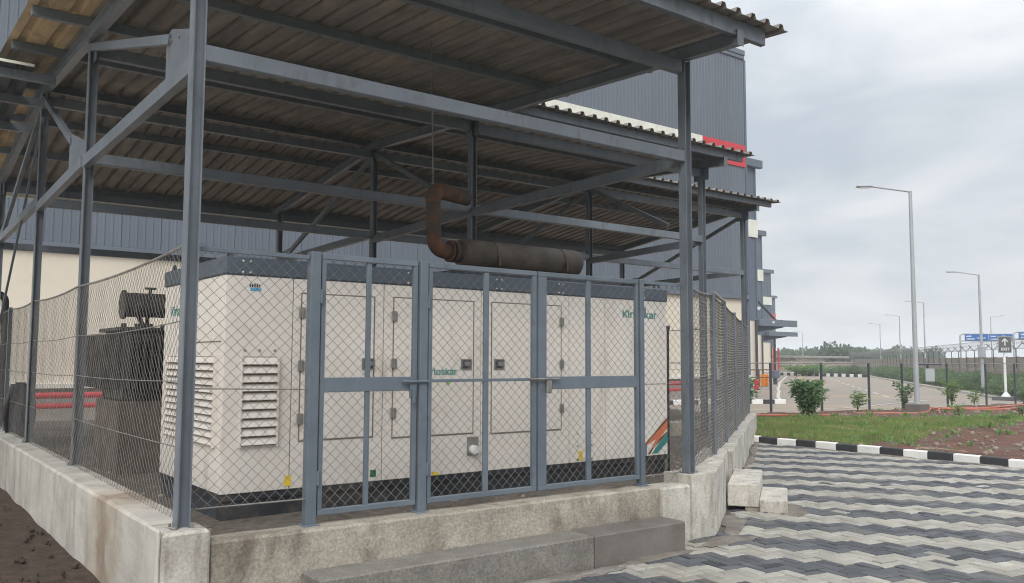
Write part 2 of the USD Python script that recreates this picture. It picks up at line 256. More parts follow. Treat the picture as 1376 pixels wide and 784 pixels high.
    def tube(s, pts, r, sides=8, cap=True):
        p = np.asarray(pts, float); r = np.broadcast_to(np.asarray(r, float), (len(p),))
        t = np.gradient(p, axis=0); t /= np.linalg.norm(t, axis=1, keepdims=True) + 1e-12
        a = np.cross(t, [0, 0, 1.0]); bad = np.linalg.norm(a, axis=1) < 0.05; a[bad] = np.cross(t[bad], [0, 1.0, 0])
        a /= np.linalg.norm(a, axis=1, keepdims=True)
        for i in range(1, len(a)):
            a[i] = a[i-1] - (a[i-1] @ t[i])*t[i]; a[i] /= np.linalg.norm(a[i])
        b = np.cross(a, t); an = np.arange(sides)*2*np.pi/sides
        v = p[:, None] + r[:, None, None]*(np.cos(an)[None, :, None]*a[:, None] + np.sin(an)[None, :, None]*b[:, None])
        i, j = np.meshgrid(np.arange(len(p)-1), np.arange(sides), indexing='ij')
        q = np.stack([i*sides+j, (i+1)*sides+j, (i+1)*sides+(j+1) % sides, i*sides+(j+1) % sides], -1).reshape(-1, 4)
        s.add(v.reshape(-1, 3), q)
        if cap:
            for ring, fl in ((0, False), (len(p)-1, True)):
                c = np.vstack([p[ring], v[ring]]); k = np.arange(sides)
                tri = np.stack([np.zeros(sides, int), 1+k, 1+(k+1) % sides], 1)
                s.add(c, tri if not fl else tri[:, ::-1])
        return s
    def lathe(s, prof, c, axis=(0, 0, 1), sides=20):
        """prof: (distance along axis, radius)"""
        ax = np.asarray(axis, float); ax /= np.linalg.norm(ax); pts = [np.asarray(c, float) + ax*h for h, _ in prof]
        a = np.cross(ax, [0, 0, 1.0]); a = np.array([1.0, 0, 0]) if np.linalg.norm(a) < 0.1 else a/np.linalg.norm(a); b = np.cross(ax, a)
        an = np.arange(sides)*2*np.pi/sides; v = np.array([p + max(r, 1e-4)*(math.cos(q)*a + math.sin(q)*b) for p, (_, r) in zip(pts, prof) for q in an])
        i, j = np.meshgrid(np.arange(len(prof)-1), np.arange(sides), indexing='ij')
        return s.add(v, np.stack([i*sides+j, i*sides+(j+1) % sides, (i+1)*sides+(j+1) % sides, (i+1)*sides+j], -1).reshape(-1, 4))
    def poly(s, pts2, fn, depth, n):
        """flat outline (convex or not) put in space by fn(x, y), with a thickness along n"""
        import trimesh, shapely.geometry as sg
        v, f = trimesh.creation.triangulate_polygon(sg.Polygon(pts2), engine='earcut')
        P = np.array([fn(x, y) for x, y in v]); n = np.asarray(n, float)
        fl = np.cross(P[f[0, 1]]-P[f[0, 0]], P[f[0, 2]]-P[f[0, 0]]) @ n < 0
        if fl: f = f[:, ::-1]
        s.add(P + n*depth, f); s.add(P, f[:, ::-1])
        o = np.array([fn(x, y) for x, y in pts2]); k = len(o); i = np.arange(k)
        return s.add(np.vstack([o, o + n*depth]), np.stack([i, (i+1) % k, (i+1) % k + k, i + k], 1))
    def rough(s, amp=0.010, size=0.07, freq=5.0):
        """worn, uneven cast concrete: subdivided and pushed about by noise"""
        import trimesh
        v, f = trimesh.remesh.subdivide_to_size(np.vstack(s.v), np.vstack(s.f), size, max_iter=12)
        t = trimesh.Trimesh(v, f, process=False); t.merge_vertices(digits_vertex=5); v, f = np.array(t.vertices), np.array(t.faces)
        d = np.stack([np.asarray(meshkit.fbm(v*freq+o)) for o in (3.1, 57.7, 91.3)], 1) + 0.5*np.stack([np.asarray(meshkit.fbm(v*freq*4+o)) for o in (13.1, 27.7, 61.3)], 1)
        s.v, s.f, s.n = [v + d*amp], [f], len(v); return s
    def build(s, name, m, parent=None, label=None, cat=None, group=None, kind=None, smooth=False):
        v = np.vstack(s.v); f = np.vstack(s.f); uq, inv = np.unique(f, return_inverse=True); v = v[uq]; f = inv.reshape(f.shape)
        p = usdkit.mesh(stage, path_for(name, parent), (v, f), M[m], smooth=smooth).GetPrim()
        return tag(p, label, cat, group, kind)
def A(*q): return np.array(q, float)
def arc(pts, n=8, r=0.1):
    """polyline with rounded corners"""
    pts = [A(*p) for p in pts]; out = [pts[0]]
    for i in range(1, len(pts)-1):
        a, b, c = pts[i-1], pts[i], pts[i+1]; u = (a-b)/np.linalg.norm(a-b); w = (c-b)/np.linalg.norm(c-b)
        for t in np.linspace(0, 1, n): out.append((1-t)**2*(b+u*r) + 2*t*(1-t)*b + t*t*(b+w*r))
    return np.array(out + [pts[-1]])
def textmesh(txt, h, o, xdir, ydir, nrm, depth=0.002, bold=False):
    tm = meshkit.text_mesh(txt, h, depth, bold); v = np.array(tm.vertices)
    return A(*o) + v[:, :1]*A(*xdir) + v[:, 1:2]*A(*ydir) + v[:, 2:]*A(*nrm), np.array(tm.faces)
def chain(mb, o, d, L, z0, z1, a=0.043, hz=0.041, r=0.0026, jit=0.0):
    """chain link: upright zigzag wires that hook into each other"""
    o, d = A(*o), A(*d); d = d/np.linalg.norm(d); nrm = np.cross(d, [0, 0, 1.0])
    nw = max(1, int(round(L/a))); a = L/nw; ns = max(2, int(round((z1-z0)/hz))); hz = (z1-z0)/ns
    an = np.arange(3)*2*np.pi/3; off = r*(np.cos(an)[:, None]*d + np.sin(an)[:, None]*nrm)
    for i in range(nw):
        k = np.arange(ns+1); side = (k+i) % 2
        x = i*a + side*a; y = (side*2-1)*r*0.9
        if jit: y = y + jit*(math.sin(i*12.9898)*0.6+0.25*np.sin(k*0.35+i*2.3)); x = x + jit*0.5*np.sin(k*1.7+i*4.1)
        p = o + x[:, None]*d + (z0 - o[2] + k*hz)[:, None]*A(0, 0, 1) + y[:, None]*nrm
        v = (p[:, None] + off[None]).reshape(-1, 3)
        b, j = np.meshgrid(np.arange(ns), np.arange(3), indexing='ij')
        mb.add(v, np.stack([b*3+j, b*3+(j+1) % 3, (b+1)*3+(j+1) % 3, (b+1)*3+j], -1).reshape(-1, 4))
    return mb
def sheet(name, poly, z, m, kind='structure', bumpy=0.0, cell=None, parent=None):
    """a flat or gently uneven ground sheet over an outline"""
    import trimesh, shapely.geometry as sg
    P = sg.Polygon(poly)
    if not cell:
        v, f = trimesh.creation.triangulate_polygon(P, engine='earcut'); V = np.column_stack([v, np.full(len(v), z)])
    else:
        x0, y0, x1, y1 = P.bounds; nx, ny = int((x1-x0)/cell)+1, int((y1-y0)/cell)+1
        gx, gy = np.meshgrid(np.linspace(x0, x1, nx), np.linspace(y0, y1, ny), indexing='ij')
        h = meshkit.fbm(np.column_stack([gx.ravel()*1.3, gy.ravel()*1.3, np.zeros(gx.size)])) if bumpy else 0
        V = np.column_stack([gx.ravel(), gy.ravel(), np.full(gx.size, z)+bumpy*np.asarray(h)])
        i, j = np.meshgrid(np.arange(nx-1), np.arange(ny-1), indexing='ij'); q = np.stack([i*ny+j, (i+1)*ny+j, (i+1)*ny+j+1, i*ny+j+1], -1).reshape(-1, 4)
        import shapely
        cen = V[q].mean(1); q = q[shapely.contains_xy(P, cen[:, 0], cen[:, 1])]; f = np.vstack([q[:, [0, 1, 2]], q[:, [0, 2, 3]]])
    n = np.cross(V[f[:, 1]]-V[f[:, 0]], V[f[:, 2]]-V[f[:, 0]]); f[n[:, 2] < 0] = f[n[:, 2] < 0][:, ::-1]
    mb = MB(); mb.add(V, f); return mb.build(name, m, parent, kind=kind, smooth=bool(cell))

# ------------------------------------------------------------------ ground
W0, WD, WM = A(6.754, 5.588, 0), A(0.818, 0.575, 0), A(0.575, -0.818, 0)      # right wall: start, direction, outward
def wall_pt(s, off=0.0, z=0.0): return W0 + WD*s + WM*off + A(0, 0, z)
sheet('ground', [(-700, -700), (900, -700), (900, 900), (-700, 900)], -0.09, 'farground')
sheet('soil', [(-8, 1.5), (1.6, 1.5), (1.6, 22), (-8, 22)], 0.0, 'soil', bumpy=0.06, cell=0.12)
we = wall_pt(11.8)
sheet('yard', [(1.7, 5.75), (6.7, 5.75), tuple(wall_pt(0.1, -0.2)[:2]), tuple(wall_pt(11.6, -0.2)[:2]), (16.2, 19.5), (1.7, 19.5)], 0.40, 'yard', bumpy=0.05, cell=0.2)
sheet('service_lane', [(1.7, 19.5), (60, 19.5), (60, 40), (-20, 40), (-20, 19.5)], -0.03, 'asphalt')
sheet('car_park', [(20.35, 17.15), (22.5, 16.25), (28.0, 15.2), (38.5, 14.6), (60, 19.4), (140, 76), (110, 90), (60, 66), (32, 30), (17.0, 19.0)], -0.02, 'asphalt')

sheet('side_road', [(-16, -6), (0.25, -6), (0.25, 40), (-16, 40)], 0.06, 'bounceground')  # unseen pale ground, added to bounce light up under the left roof edge

# ------------------------------------------------------------------ paved forecourt: herringbone pavers in light and dark bands
pv = thing('pavement', kind='structure')
sheet('bedding', [(0.9, -1.0), (14.9, -1.0), (14.9, 12.2), tuple(wall_pt(11.2, -0.1)[:2]), tuple(wall_pt(0.0, -0.1)[:2]), (1.3, 5.68), (0.9, 5.4)], -0.013, 'sand', kind=None, parent=pv)
PN, PT = A(0.803, 0.596, 0), A(0.596, -0.803, 0)
pa, pb = (PT+PN)/math.sqrt(2), (PN-PT)/math.sqrt(2)      # brick axes: pa x pb
pw = 0.1105; N0 = 4.07
cands = []
for r in range(-40, 130):
    for k in range(-45, 45):
        for kind in (0, 1):
            ca, cb = r + 2*k, r - 2*k
            c = (ca+1.0, cb+0.5) if kind == 0 else (ca+2.5, cb+0.0)
            ctr = (c[0]*pa + c[1]*pb)*pw
            cands.append((ctr[0], ctr[1], kind, r))
from shapely.geometry import Polygon, Point
region = Polygon([(2.4, 0.6), (14.93, 0.6), (14.93, 12.3), tuple(wall_pt(11.3, 0.03)[:2]), tuple(wall_pt(0.02, 0.03)[:2]), (5.95, 5.56), (6.04, 5.28), (2.4, 5.28)])
import shapely
xy = np.array([(c[0], c[1]) for c in cands]); ok = shapely.contains_xy(region, xy[:, 0], xy[:, 1])
cands = [c for c, o in zip(cands, ok) if o]
def in_view(x, y, z=0.0, m=1.02):
    q = A(x, y, z-1.7); d = q @ FW
    return d > 0.3 and abs(q @ R2/d) < m*688/1151 and abs(q @ U2/d) < m*392/1151
cands = [c for c in cands if in_view(c[0], c[1], 0, 1.12)]
cands.sort(key=lambda c: c[0]**2 + c[1]**2)
vis = [c for c in cands if in_view(c[0], c[1])]; near = set(vis[:300])
def paver(mb_v, mb_f, tones, c, base):
    x, y, kind, r = c; u, w = (pa, pb) if kind == 0 else (pb, -pa)
    j = rng.normal(0, 1, 6); gap = 0.0048
    hx, hy = pw-gap, pw/2-gap; bv = 0.009; top = 0.0030*j[0]
    ctr = A(x, y, top); tilt = A(0, 0, 0.010)*j[1]; tilt2 = A(0, 0, 0.014)*j[2]
    ex, ey = u + tilt, w + tilt2
    ring = [(-1, -1), (1, -1), (1, 1), (-1, 1)]
    v = [ctr + ex*sx*(hx-bv) + ey*sy*(hy-bv) for sx, sy in ring] + [ctr + ex*sx*hx + ey*sy*hy - A(0, 0, bv*0.8) for sx, sy in ring] + [ctr + ex*sx*hx + ey*sy*hy - A(0, 0, 0.05) for sx, sy in ring]
    f = [[0, 1, 2], [0, 2, 3]]
    for l in (0, 4):
        for i in range(4): a, b = l+i, l+(i+1) % 4; f += [[a, a+4, b+4], [a, b+4, b]]
    dark = ((r*1 + 600 + 1) // 3) % 2 == 0
    odd = rng.random()
    if odd < 0.012: dark = not dark
    if dark: t = np.array([0.078, 0.083, 0.092])*(1 + 0.20*j[3])
    else: t = np.array([0.325, 0.314, 0.280])*(1 + 0.10*j[3]) * np.array([1, 1-0.012*abs(j[4]), 1-0.03*abs(j[4])])
    mb_v.append(np.array(v)); mb_f.append(np.array(f)+base); tones.append(np.tile(t, (12, 1)))
def paver_mesh(cs, name, kind=None):
    V, F, T = [], [], []
    for i, c in enumerate(cs): paver(V, F, T, c, 12*i)
    pth = path_for(name, pv)
    m = usdkit.mesh(stage, pth, (np.vstack(V), np.vstack(F)), M['paver'])
    from pxr import Vt
    UsdGeom.PrimvarsAPI(m).CreatePrimvar('tone', Sdf.ValueTypeNames.Color3fArray, 'vertex').Set(Vt.Vec3fArray.FromNumpy(np.vstack(T).astype(np.float32)))
    if kind: m.GetPrim().SetCustomDataByKey('kind', kind)
for c in vis[:300]: paver_mesh([c], 'paver')
paver_mesh([c for c in cands if c not in near], 'paver_field', 'stuff')
# cement spilt along the foot of the step and the walls
def splat(name, c, rx, ry, ang, z, m, seed, parent=None, kind='structure', n=40):
    rr = np.random.default_rng(seed); t = np.arange(n)*2*np.pi/n; ph = rr.uniform(0, 6.28, 6)
    rad = 1 + 0.16*np.sin(2*t+ph[0]) + 0.14*np.sin(3*t+ph[1]) + 0.10*np.sin(5*t+ph[2]) + 0.08*np.sin(9*t+ph[3]) + 0.05*np.sin(13*t+ph[4])
    ca, sa = math.cos(ang), math.sin(ang); x, y = rx*rad*np.cos(t), ry*rad*np.sin(t)
    P = np.column_stack([c[0]+ca*x-sa*y, c[1]+sa*x+ca*y]); V = np.vstack([[c[0], c[1], z+0.010], np.column_stack([c[0]+(P[:, 0]-c[0])*0.72, c[1]+(P[:, 1]-c[1])*0.72, np.full(n, z+0.007)]), np.column_stack([P, np.full(n, z-0.006)])])
    k = np.arange(n); F = np.vstack([np.stack([0*k, 1+k, 1+(k+1) % n], 1), np.stack([1+k, 1+n+k, 1+n+(k+1) % n], 1), np.stack([1+k, 1+n+(k+1) % n, 1+(k+1) % n], 1)])
    mb = MB(); mb.add(V, F); return mb.build(name, m, parent, kind=kind, smooth=True)
for i, (c, rx, ry, an) in enumerate([((6.62, 5.36), 0.42, 0.13, 0.10), ((7.35, 5.86), 0.62, 0.12, 0.62), ((5.6, 5.27), 0.55, 0.07, 0.0), ((4.5, 5.22), 0.6, 0.10, 0.0), ((8.55, 6.02), 0.36, 0.22, 0.5)]):
    splat('cement_patch', c, rx, ry, an, 0.004, 'spill', 40+i, pv, None)
for i in range(7): splat('cement_patch', (14.86, 11.3-1.45*i), 0.55, 0.05, 1.57+rng.normal(0, 0.03), 0.004, 'spill', 80+i, pv, None)
for i in range(5):
    q_ = wall_pt(3.2+1.7*i, 0.06); splat('cement_patch', (q_[0], q_[1]), 0.8, 0.07, 0.612, 0.004, 'spill', 90+i, pv, None)
splat('lime_residue', (4.82, 5.18), 0.26, 0.07, 0.05, 0.010, 'concretestepold', 61, pv, None); splat('lime_residue', (4.1, 5.2), 0.35, 0.06, 0.02, 0.010, 'concretestepold', 62, pv, None)

# ------------------------------------------------------------------ kerbs of black and white painted stones
def kerb_run(pts_a, pts_b, n, first_white, h=0.14, w=0.13, z0=0.0):
    k = thing('kerb', kind='structure'); a, b = A(*pts_a, 0), A(*pts_b, 0); d = (b-a)/n
    for i in range(n):
        mb = MB(); p0, p1 = a + d*i, a + d*(i+1); g = d/np.linalg.norm(d)*0.004; jz = rng.normal(0, 0.004)
        mb.beam(p0+g+A(0, 0, z0+h/2-0.03+jz), p1-g+A(0, 0, z0+h/2-0.03+jz), w, h+0.06, bev=0.014)
        mb.build('kerb_stone', 'whitepaint' if (i % 2 == 0) == first_white else 'blackpaint', k)
    return k
kerb_run((15.0, 12.11), (15.0, 1.5), 24, False, h=0.13)
kerb_run((26.9, 22.2), (29.65, 20.95), 6, False, h=0.17, w=0.15, z0=-0.02)
kerb_run((19.5, 25.0), (26.7, 22.3), 14, False, h=0.17, w=0.15, z0=-0.02)
kerb_run((86.5, 63.0), (83.8, 49.2), 26, True, h=0.30, w=0.3)

# ------------------------------------------------------------------ plinth walls and step
fw = thing('plinth_wall', 'low rough concrete wall under the wire gates, with a step before it', 'wall')
MB().box(1.838, 6.02, 5.64, 5.87, -0.1, 0.512, 0.016).rough().build('wall_block', 'concrete', fw, smooth=30); MB().box(6.022, 6.402, 5.592, 5.87, -0.1, 0.505, 0.02).rough().build('wall_block', 'concretelight', fw, smooth=30)
MB().box(1.535, 1.835, 5.595, 5.90, -0.1, 0.605, 0.02).rough().build('corner_block', 'concretelight', fw, smooth=30)
mb = MB()
P = [A(6.404, 5.585, 0), A(6.754, 5.588, 0), wall_pt(1.42, 0.0), wall_pt(1.42, -0.30), A(6.62, 5.95, 0), A(6.404, 5.95, 0)]
mb.poly([(p[0], p[1]) for p in P], lambda x, y: A(x, y, -0.1), 0.685, (0, 0, 1)); mb.rough(0.014).build('corner_block', 'concretelight', fw, smooth=30)
lw = thing('plinth_wall', 'long pale concrete wall running back on the left with a brown mud streak', 'wall')
MB().box(1.505, 1.533, 5.61, 5.904, -0.25, 0.628, 0.012).box(1.505, 1.80, 5.9045, 9.4, -0.25, 0.630, 0.02).rough(0.012, 0.09).build('wall_block', 'streakedwall', lw, smooth=30)
for i, (y0, y1) in enumerate([(9.403, 13.2), (13.203, 18.4)]): MB().box(1.512+0.01*i, 1.80, y0, y1, -0.25, 0.626-0.006*i, 0.02).rough(0.012, 0.12).build('wall_block', 'streakedwall', lw, smooth=30)
rw = thing('plinth_wall', 'whitewashed concrete wall stepping back along the paving on the right', 'wall')
seg = [(1.424, 2.7, -0.05, 0.565), (2.704, 4.1, 0.0, 0.53), (4.104, 5.7, -0.02, 0.525), (5.704, 7.6, 0.0, 0.51), (7.604, 9.6, -0.03, 0.51), (9.604, 11.6, 0.01, 0.50)]
for s0, s1, off, zt in seg:
    MB().beam(wall_pt(s0, off-0.16, zt/2-0.05), wall_pt(s1, off-0.16, zt/2-0.05), 0.32, zt+0.1, bev=0.008).rough(0.010, 0.09).build('wall_block', 'concretelight', rw, smooth=30)
MB().box(16.05, 16.35, 12.35, 18.6, -0.1, 0.5, 0.015).build('wall_block', 'concretelight', rw)
iw = thing('plinth_wall', 'low grey concrete wall inside the yard behind the far corner post', 'wall')
MB().box(7.3, 11.6, 9.95, 10.2, 0.3, 0.66, 0.015).build('wall_block', 'concrete', iw)
st = thing('concrete_step', 'long grey concrete step at the foot of the gate wall', 'step')
MB().box(2.47, 4.895, 5.32, 5.638, -0.05, 0.246, 0.012).rough(0.006).build('slab', 'concretestepold', st, label='older speckled grey half of the step')
MB().box(4.899, 6.0, 5.312, 5.638, -0.05, 0.251, 0.012).rough(0.004).build('slab', 'concretestep', st, label='smooth darker half of the step')
ss = thing('concrete_step', 'pair of pale concrete blocks stepping up to the right wall', 'step')
def wblock(s0, s1, o0, o1, z0, z1, m, name):
    mid = wall_pt((s0+s1)/2, (o0+o1)/2, (z0+z1)/2)
    return MB().obox(mid, WD*(s1-s0)/2, -WM*(o1-o0)/2, A(0, 0, (z1-z0)/2), 0.008).rough(0.008, 0.06).build(name, m, ss, smooth=30)
wblock(1.50, 2.95, 0.012, 0.36, 0.035, 0.285, 'concretelight', 'block')
wblock(1.52, 1.60, 0.2, 0.36, -0.03, 0.04, 'concrete', 'packing_stone'); wblock(1.75, 2.9, 0.02, 0.34, -0.03, 0.031, 'concrete', 'packing_stone')
wblock(1.45, 2.55, 0.364, 0.665, -0.03, 0.125, 'concretelight', 'block')

# ------------------------------------------------------------------ gates and their fixed side panels
GY = 5.80
def gatepost(x0, x1, label, z0=0.50, z1=2.475):
    t = thing('gate_post', label, 'post')
    MB().box(x0, x1, GY-0.035, GY+0.045, z0, z1, 0.006).build('post_tube', 'gate', t)
    MB().box(x0-0.02, x1+0.02, GY-0.055, GY+0.065, z0, z0+0.03, 0.004).build('base_plate', 'gate', t)
    for z in (0.85, 2.15): MB().tube([(x1+0.006, GY-0.03, z-0.05), (x1+0.006, GY-0.03, z+0.05)], 0.012, 8).build('hinge', 'gate', t)
gatepost(2.556, 2.634, 'blue grey gate post between the fixed left panel and the single gate')
gatepost(3.472, 3.545, 'blue grey gate post between the single gate and the double gate')
gatepost(5.908, 5.962, 'slim blue grey gate post at the right end of the double gate')
def leaf(x0, x1, label, mull, mw, plate=None, thin=None, sl=0.036, sr=0.036, z0=0.583, z1=2.466):
    t = thing('gate_leaf', label, 'gate'); d = 0.02; fw_ = 0.042
    MB().box(x0, x1, GY-d, GY+d, z1-fw_, z1, 0.004).build('top_rail', 'gate', t); MB().box(x0, x1, GY-d, GY+d, z0, z0+fw_, 0.004).build('bottom_rail', 'gate', t)
    MB().box(x0, x0+sl, GY-d+0.001, GY+d-0.001, z0+fw_, z1-fw_, 0.004).build('stile', 'gate', t); MB().box(x1-sr, x1, GY-d+0.001, GY+d-0.001, z0+fw_, z1-fw_, 0.004).build('stile', 'gate', t)
    zs = [z0+fw_, z1-fw_]
    if plate:
        MB().box(x0+sl, x1-sr, GY-d+0.002, GY+d-0.002, plate[0], plate[1], 0.003).build('lock_rail', 'gate', t); zs = [z0+fw_, plate[0], plate[1], z1-fw_]
    if thin: MB().box(x0+sl, x1-sr, GY-0.014, GY+0.014, thin-0.012, thin+0.012, 0.003).build('lock_rail', 'gate', t); zs = [z0+fw_, thin-0.012, thin+0.012, z1-fw_]
    for a, b in ([(zs[0], zs[1]), (zs[2], zs[3])] if len(zs) == 4 else [tuple(zs)]): MB().box(mull, mull+mw, GY-0.012, GY+0.015, a, b, 0.003).build('mullion', 'gate', t)
    c = MB(); chain(c, (x0+sl-0.01, GY+0.018, 0), (1, 0, 0), x1-x0-sl-sr+0.02, z0+0.02, z1-0.02, jit=0.002); tag(c.build('wire_mesh', 'galv', t), kind='stuff')
    return t
g1 = leaf(2.646, 3.457, 'narrow single wire mesh gate on the left with a wide lock rail', 3.018, 0.037, plate=(1.457, 1.563))
MB().tube([(3.31, GY-0.045, 1.528), (3.545, GY-0.045, 1.528)], 0.011, 8).build('latch_bolt', 'gate', g1); MB().box(3.385, 3.445, GY-0.04, GY-0.02, 1.40, 1.51, 0.004).build('latch_plate', 'gate', g1)
MB().box(3.40, 3.425, GY-0.055, GY-0.041, 1.36, 1.48, 0.004).build('latch_handle', 'gate', g1)
g2 = leaf(3.558, 4.652, 'left half of the double wire mesh gate, with a thin mid rail', 4.10, 0.048, thin=1.53, sr=0.045)
g3 = leaf(4.672, 5.900, 'right half of the double wire mesh gate, with a wide lock rail', 5.24, 0.050, plate=(1.443, 1.552), sl=0.092)
MB().tube([(4.56, GY-0.045, 1.533), (4.89, GY-0.045, 1.533)], 0.010, 8).build('latch_bolt', 'galv', g3)
MB().box(4.745, 4.80, GY-0.05, GY-0.025, 1.41, 1.525, 0.006).build('padlock', 'zinc', g3)
f1 = thing('chain_link_fence', 'fixed chain link panel between the corner column and the left gate post', 'fence')
MB().box(1.76, 2.553, GY-0.015, GY+0.015, 2.415, 2.445, 0.003).build('top_rail', 'gate', f1)
c = MB(); chain(c, (1.745, GY, 0), (1, 0, 0), 0.81, 0.70, 2.47, jit=0.004); tag(c.build('wire_mesh', 'galv', f1), kind='stuff')
MB().tube([(1.74, GY-0.01, 0.715), (2.56, GY-0.01, 0.71)], 0.006, 6).build('line_wire', 'galv', f1); MB().tube([(1.74, GY-0.01, 1.50), (2.56, GY-0.01, 1.48)], 0.005, 6).build('line_wire', 'galv', f1)
f2 = thing('chain_link_fence', 'fixed chain link panel right of the gates, up to the right column', 'fence')
MB().beam((5.965, GY, 2.45), (6.50, GY, 2.45), 0.03, 0.03).build('top_rail', 'gate', f2)
dd = A(0.60, 0.0, 0); c = MB(); chain(c, (5.962, GY, 0), dd, np.linalg.norm(dd), 0.60, 2.46, jit=0.004); tag(c.build('wire_mesh', 'galv', f2), kind='stuff')
for z in (0.605, 1.47): MB().tube([(5.96, GY-0.01, z), (6.52, GY-0.01, z)], 0.005, 6).build('line_wire', 'galv', f2)

# ------------------------------------------------------------------ side fences
def fence_run(name, label, pts, z0s, z1s, post, sag=0.10, jit=0.003, a=0.043, r=0.0026, wr=0.010, mid=(0.5,), wire='galv', postm='steel', postw=0.05, cap=True):
    t = thing(name, label, 'fence')
    for i, p in enumerate(pts):
        if post[i]: MB().box(p[0]-postw/2, p[0]+postw/2, p[1]-postw/2, p[1]+postw/2, z0s[i]-0.06, z1s[i]+0.02, 0.004).build('fence_post', postm, t)
    for i in range(len(pts)-1):
        p, q = A(pts[i][0], pts[i][1], 0), A(pts[i+1][0], pts[i+1][1], 0); d = q-p; L = np.linalg.norm(d); c = MB()
        n0 = c.n; chain(c, p, d, L, 0, 1, a=a, hz=0.041/((z1s[i]-z0s[i])), r=r, jit=jit)
        V = np.vstack(c.v); s = ((V - p) @ d)/L/L; base = z0s[i]+(z0s[i+1]-z0s[i])*s; top = z1s[i]+(z1s[i+1]-z1s[i])*s - sag*4*s*(1-s)
        V[:, 2] = base + V[:, 2]*(top-base); c.v = [V]; c.f = [np.vstack(c.f)]
        tag(c.build('wire_mesh', wire, t), kind='stuff')
        for m_ in list(mid)+[1.0]:
            ss_ = np.linspace(0, 1, 9); b_ = z0s[i]+(z0s[i+1]-z0s[i])*ss_; tp = z1s[i]+(z1s[i+1]-z1s[i])*ss_ - sag*4*ss_*(1-ss_)
            MB().tube(np.column_stack([p[0]+d[0]*ss_, p[1]+d[1]*ss_, b_+(tp-b_)*m_]), 0.0045 if m_ < 0.9 else wr, 6).build('line_wire', wire, t)
    return t
fence_run('chain_link_fence', 'sagging chain link fence along the top of the long left wall', [(1.70, 5.86), (1.72, 9.56), (1.73, 12.40), (1.735, 14.6), (1.74, 16.8)], [0.64, 0.63, 0.62, 0.62, 0.62], [2.46, 2.42, 2.42, 2.42, 2.42],
          [0, 0, 0, 1, 1], sag=0.035, r=0.0018, mid=(0.26, 0.5, 0.72))
rp = [wall_pt(s, -0.16) for s in (0.15, 1.9, 3.9, 6.4, 8.9, 11.5)]
fr = fence_run('chain_link_fence', 'chain link fence receding along the whitewashed wall on the right', [(6.60, 5.80)] + [(p[0], p[1]) for p in rp[1:]], [0.60, 0.57, 0.54, 0.53, 0.52, 0.51], [2.46, 2.5, 2.52, 2.50, 2.48, 2.46], [0, 1, 1, 1, 1, 1], sag=0.03, mid=(0.5, 0.78))
MB().tube([wall_pt(1.9, -0.155, 2.53), wall_pt(3.9, -0.155, 2.545)], 0.022, 8).build('top_rail', 'zinc', fr)
pl0 = wall_pt(2.35, -0.14, 1.53); MB().obox(pl0, WD*0.20, -WM*0.004, A(0, 0, 0.07)).build('notice_plate', 'zinc', fr)
fence_run('chain_link_fence', 'chain link fence turning back towards the warehouse at the far corner', [(rp[-1][0], rp[-1][1]), (16.2, 14.2), (16.2, 16.4), (16.2, 18.5)], [0.5]*4, [2.46]*4, [0, 1, 1, 1], sag=0.03, a=0.06)

# ------------------------------------------------------------------ steel shed
CX = [1.735, 6.54, 11.28, 16.06]; RY = [5.76, 9.56, 12.40, 16.35]; RIDGE = 12.40
def zs_(y): return 4.95 + 0.055*(y-4.94) if y <= RIDGE else 4.95 + 0.055*(RIDGE-4.94) - 0.132*(y-RIDGE)
shed = thing('steel_shed', 'open steel shed with stepped corrugated roof over the generator yard', 'shed')
ystart = {0: 5.04, 1: 5.04, 2: 9.03, 3: 11.97}; rows = {0: [0, 1, 2, 3], 1: [0, 1, 2, 3], 2: [1, 2, 3], 3: [2, 3]}
for ci, x in enumerate(CX):
    for ri in rows[ci]:
        y = RY[ri]; xx = x + (-0.035 if (ci, ri) == (0, 0) else 0.015 if (ci, ri) == (1, 0) else 0.035 if (ci, ri) == (0, 1) else 0.01)
        zt = zs_(y) - 0.25; z0 = (0.60, 0.585)[ci] if ri == 0 else 0.625 if ci == 0 else 0.42
        m = MB(); m.isec((xx, y, z0), (xx, y, zt), 0.095, 0.086, up=(1, 0, 0), tf=0.009, tw=0.007)
        po = m.build('post', 'steel', shed)
        MB().box(xx-0.075, xx+0.075, y-0.08, y+0.08, z0-0.005, z0+0.012).build('base_plate', 'steel', po)
        for sx in (-0.055, 0.055):
            for sy in (-0.062, 0.062): MB().lathe([(0, 0.009), (0.022, 0.009), (0.023, 0)], (xx+sx, y+sy, z0+0.012), (0, 0, 1), 6).build('bolt', 'zinc', po)
        if ri: MB().box(xx-0.006, xx+0.006, y-0.16, y+0.16, zt-0.20, zt-0.002).build('gusset', 'steel', po)
    ya = ystart[ci]; ye = 17.05
    for a, b in ((ya, RIDGE), (RIDGE, ye)):
        MB().isec((x, a, zs_(a)-0.175), (x, b, zs_(b)-0.175), 0.085, 0.145).build('rafter', 'steel', shed)
    MB().box(x-0.045, x+0.045, ya-0.006, ya+0.0, zs_(ya)-0.26, zs_(ya)-0.10).build('end_plate', 'steel', shed)
def bays(ri): return [(c, c+1) for c in range(3) if ri in rows[c] and ri in rows[c+1]]
for ri in range(4):
    for a, b in bays(ri):
        y = RY[ri]; zb = (3.803, 3.803, 3.757, 3.60)[ri]
        MB().box(CX[a]+(0.007 if (a, ri) == (0, 0) else 0.078 if (a, ri) == (0, 1) else 0.052), CX[b]-0.034 if ri == 0 else CX[b]-0.036, y-0.048, y+0.03, zb-0.114, zb, 0.006).build('beam', 'steel', shed)
        zt = zs_(y)-0.26
        MB().box(CX[a]+0.05, CX[b]-0.05, y-0.040, y+0.04, zt-0.13, zt, 0.006).build('beam', 'steel', shed)
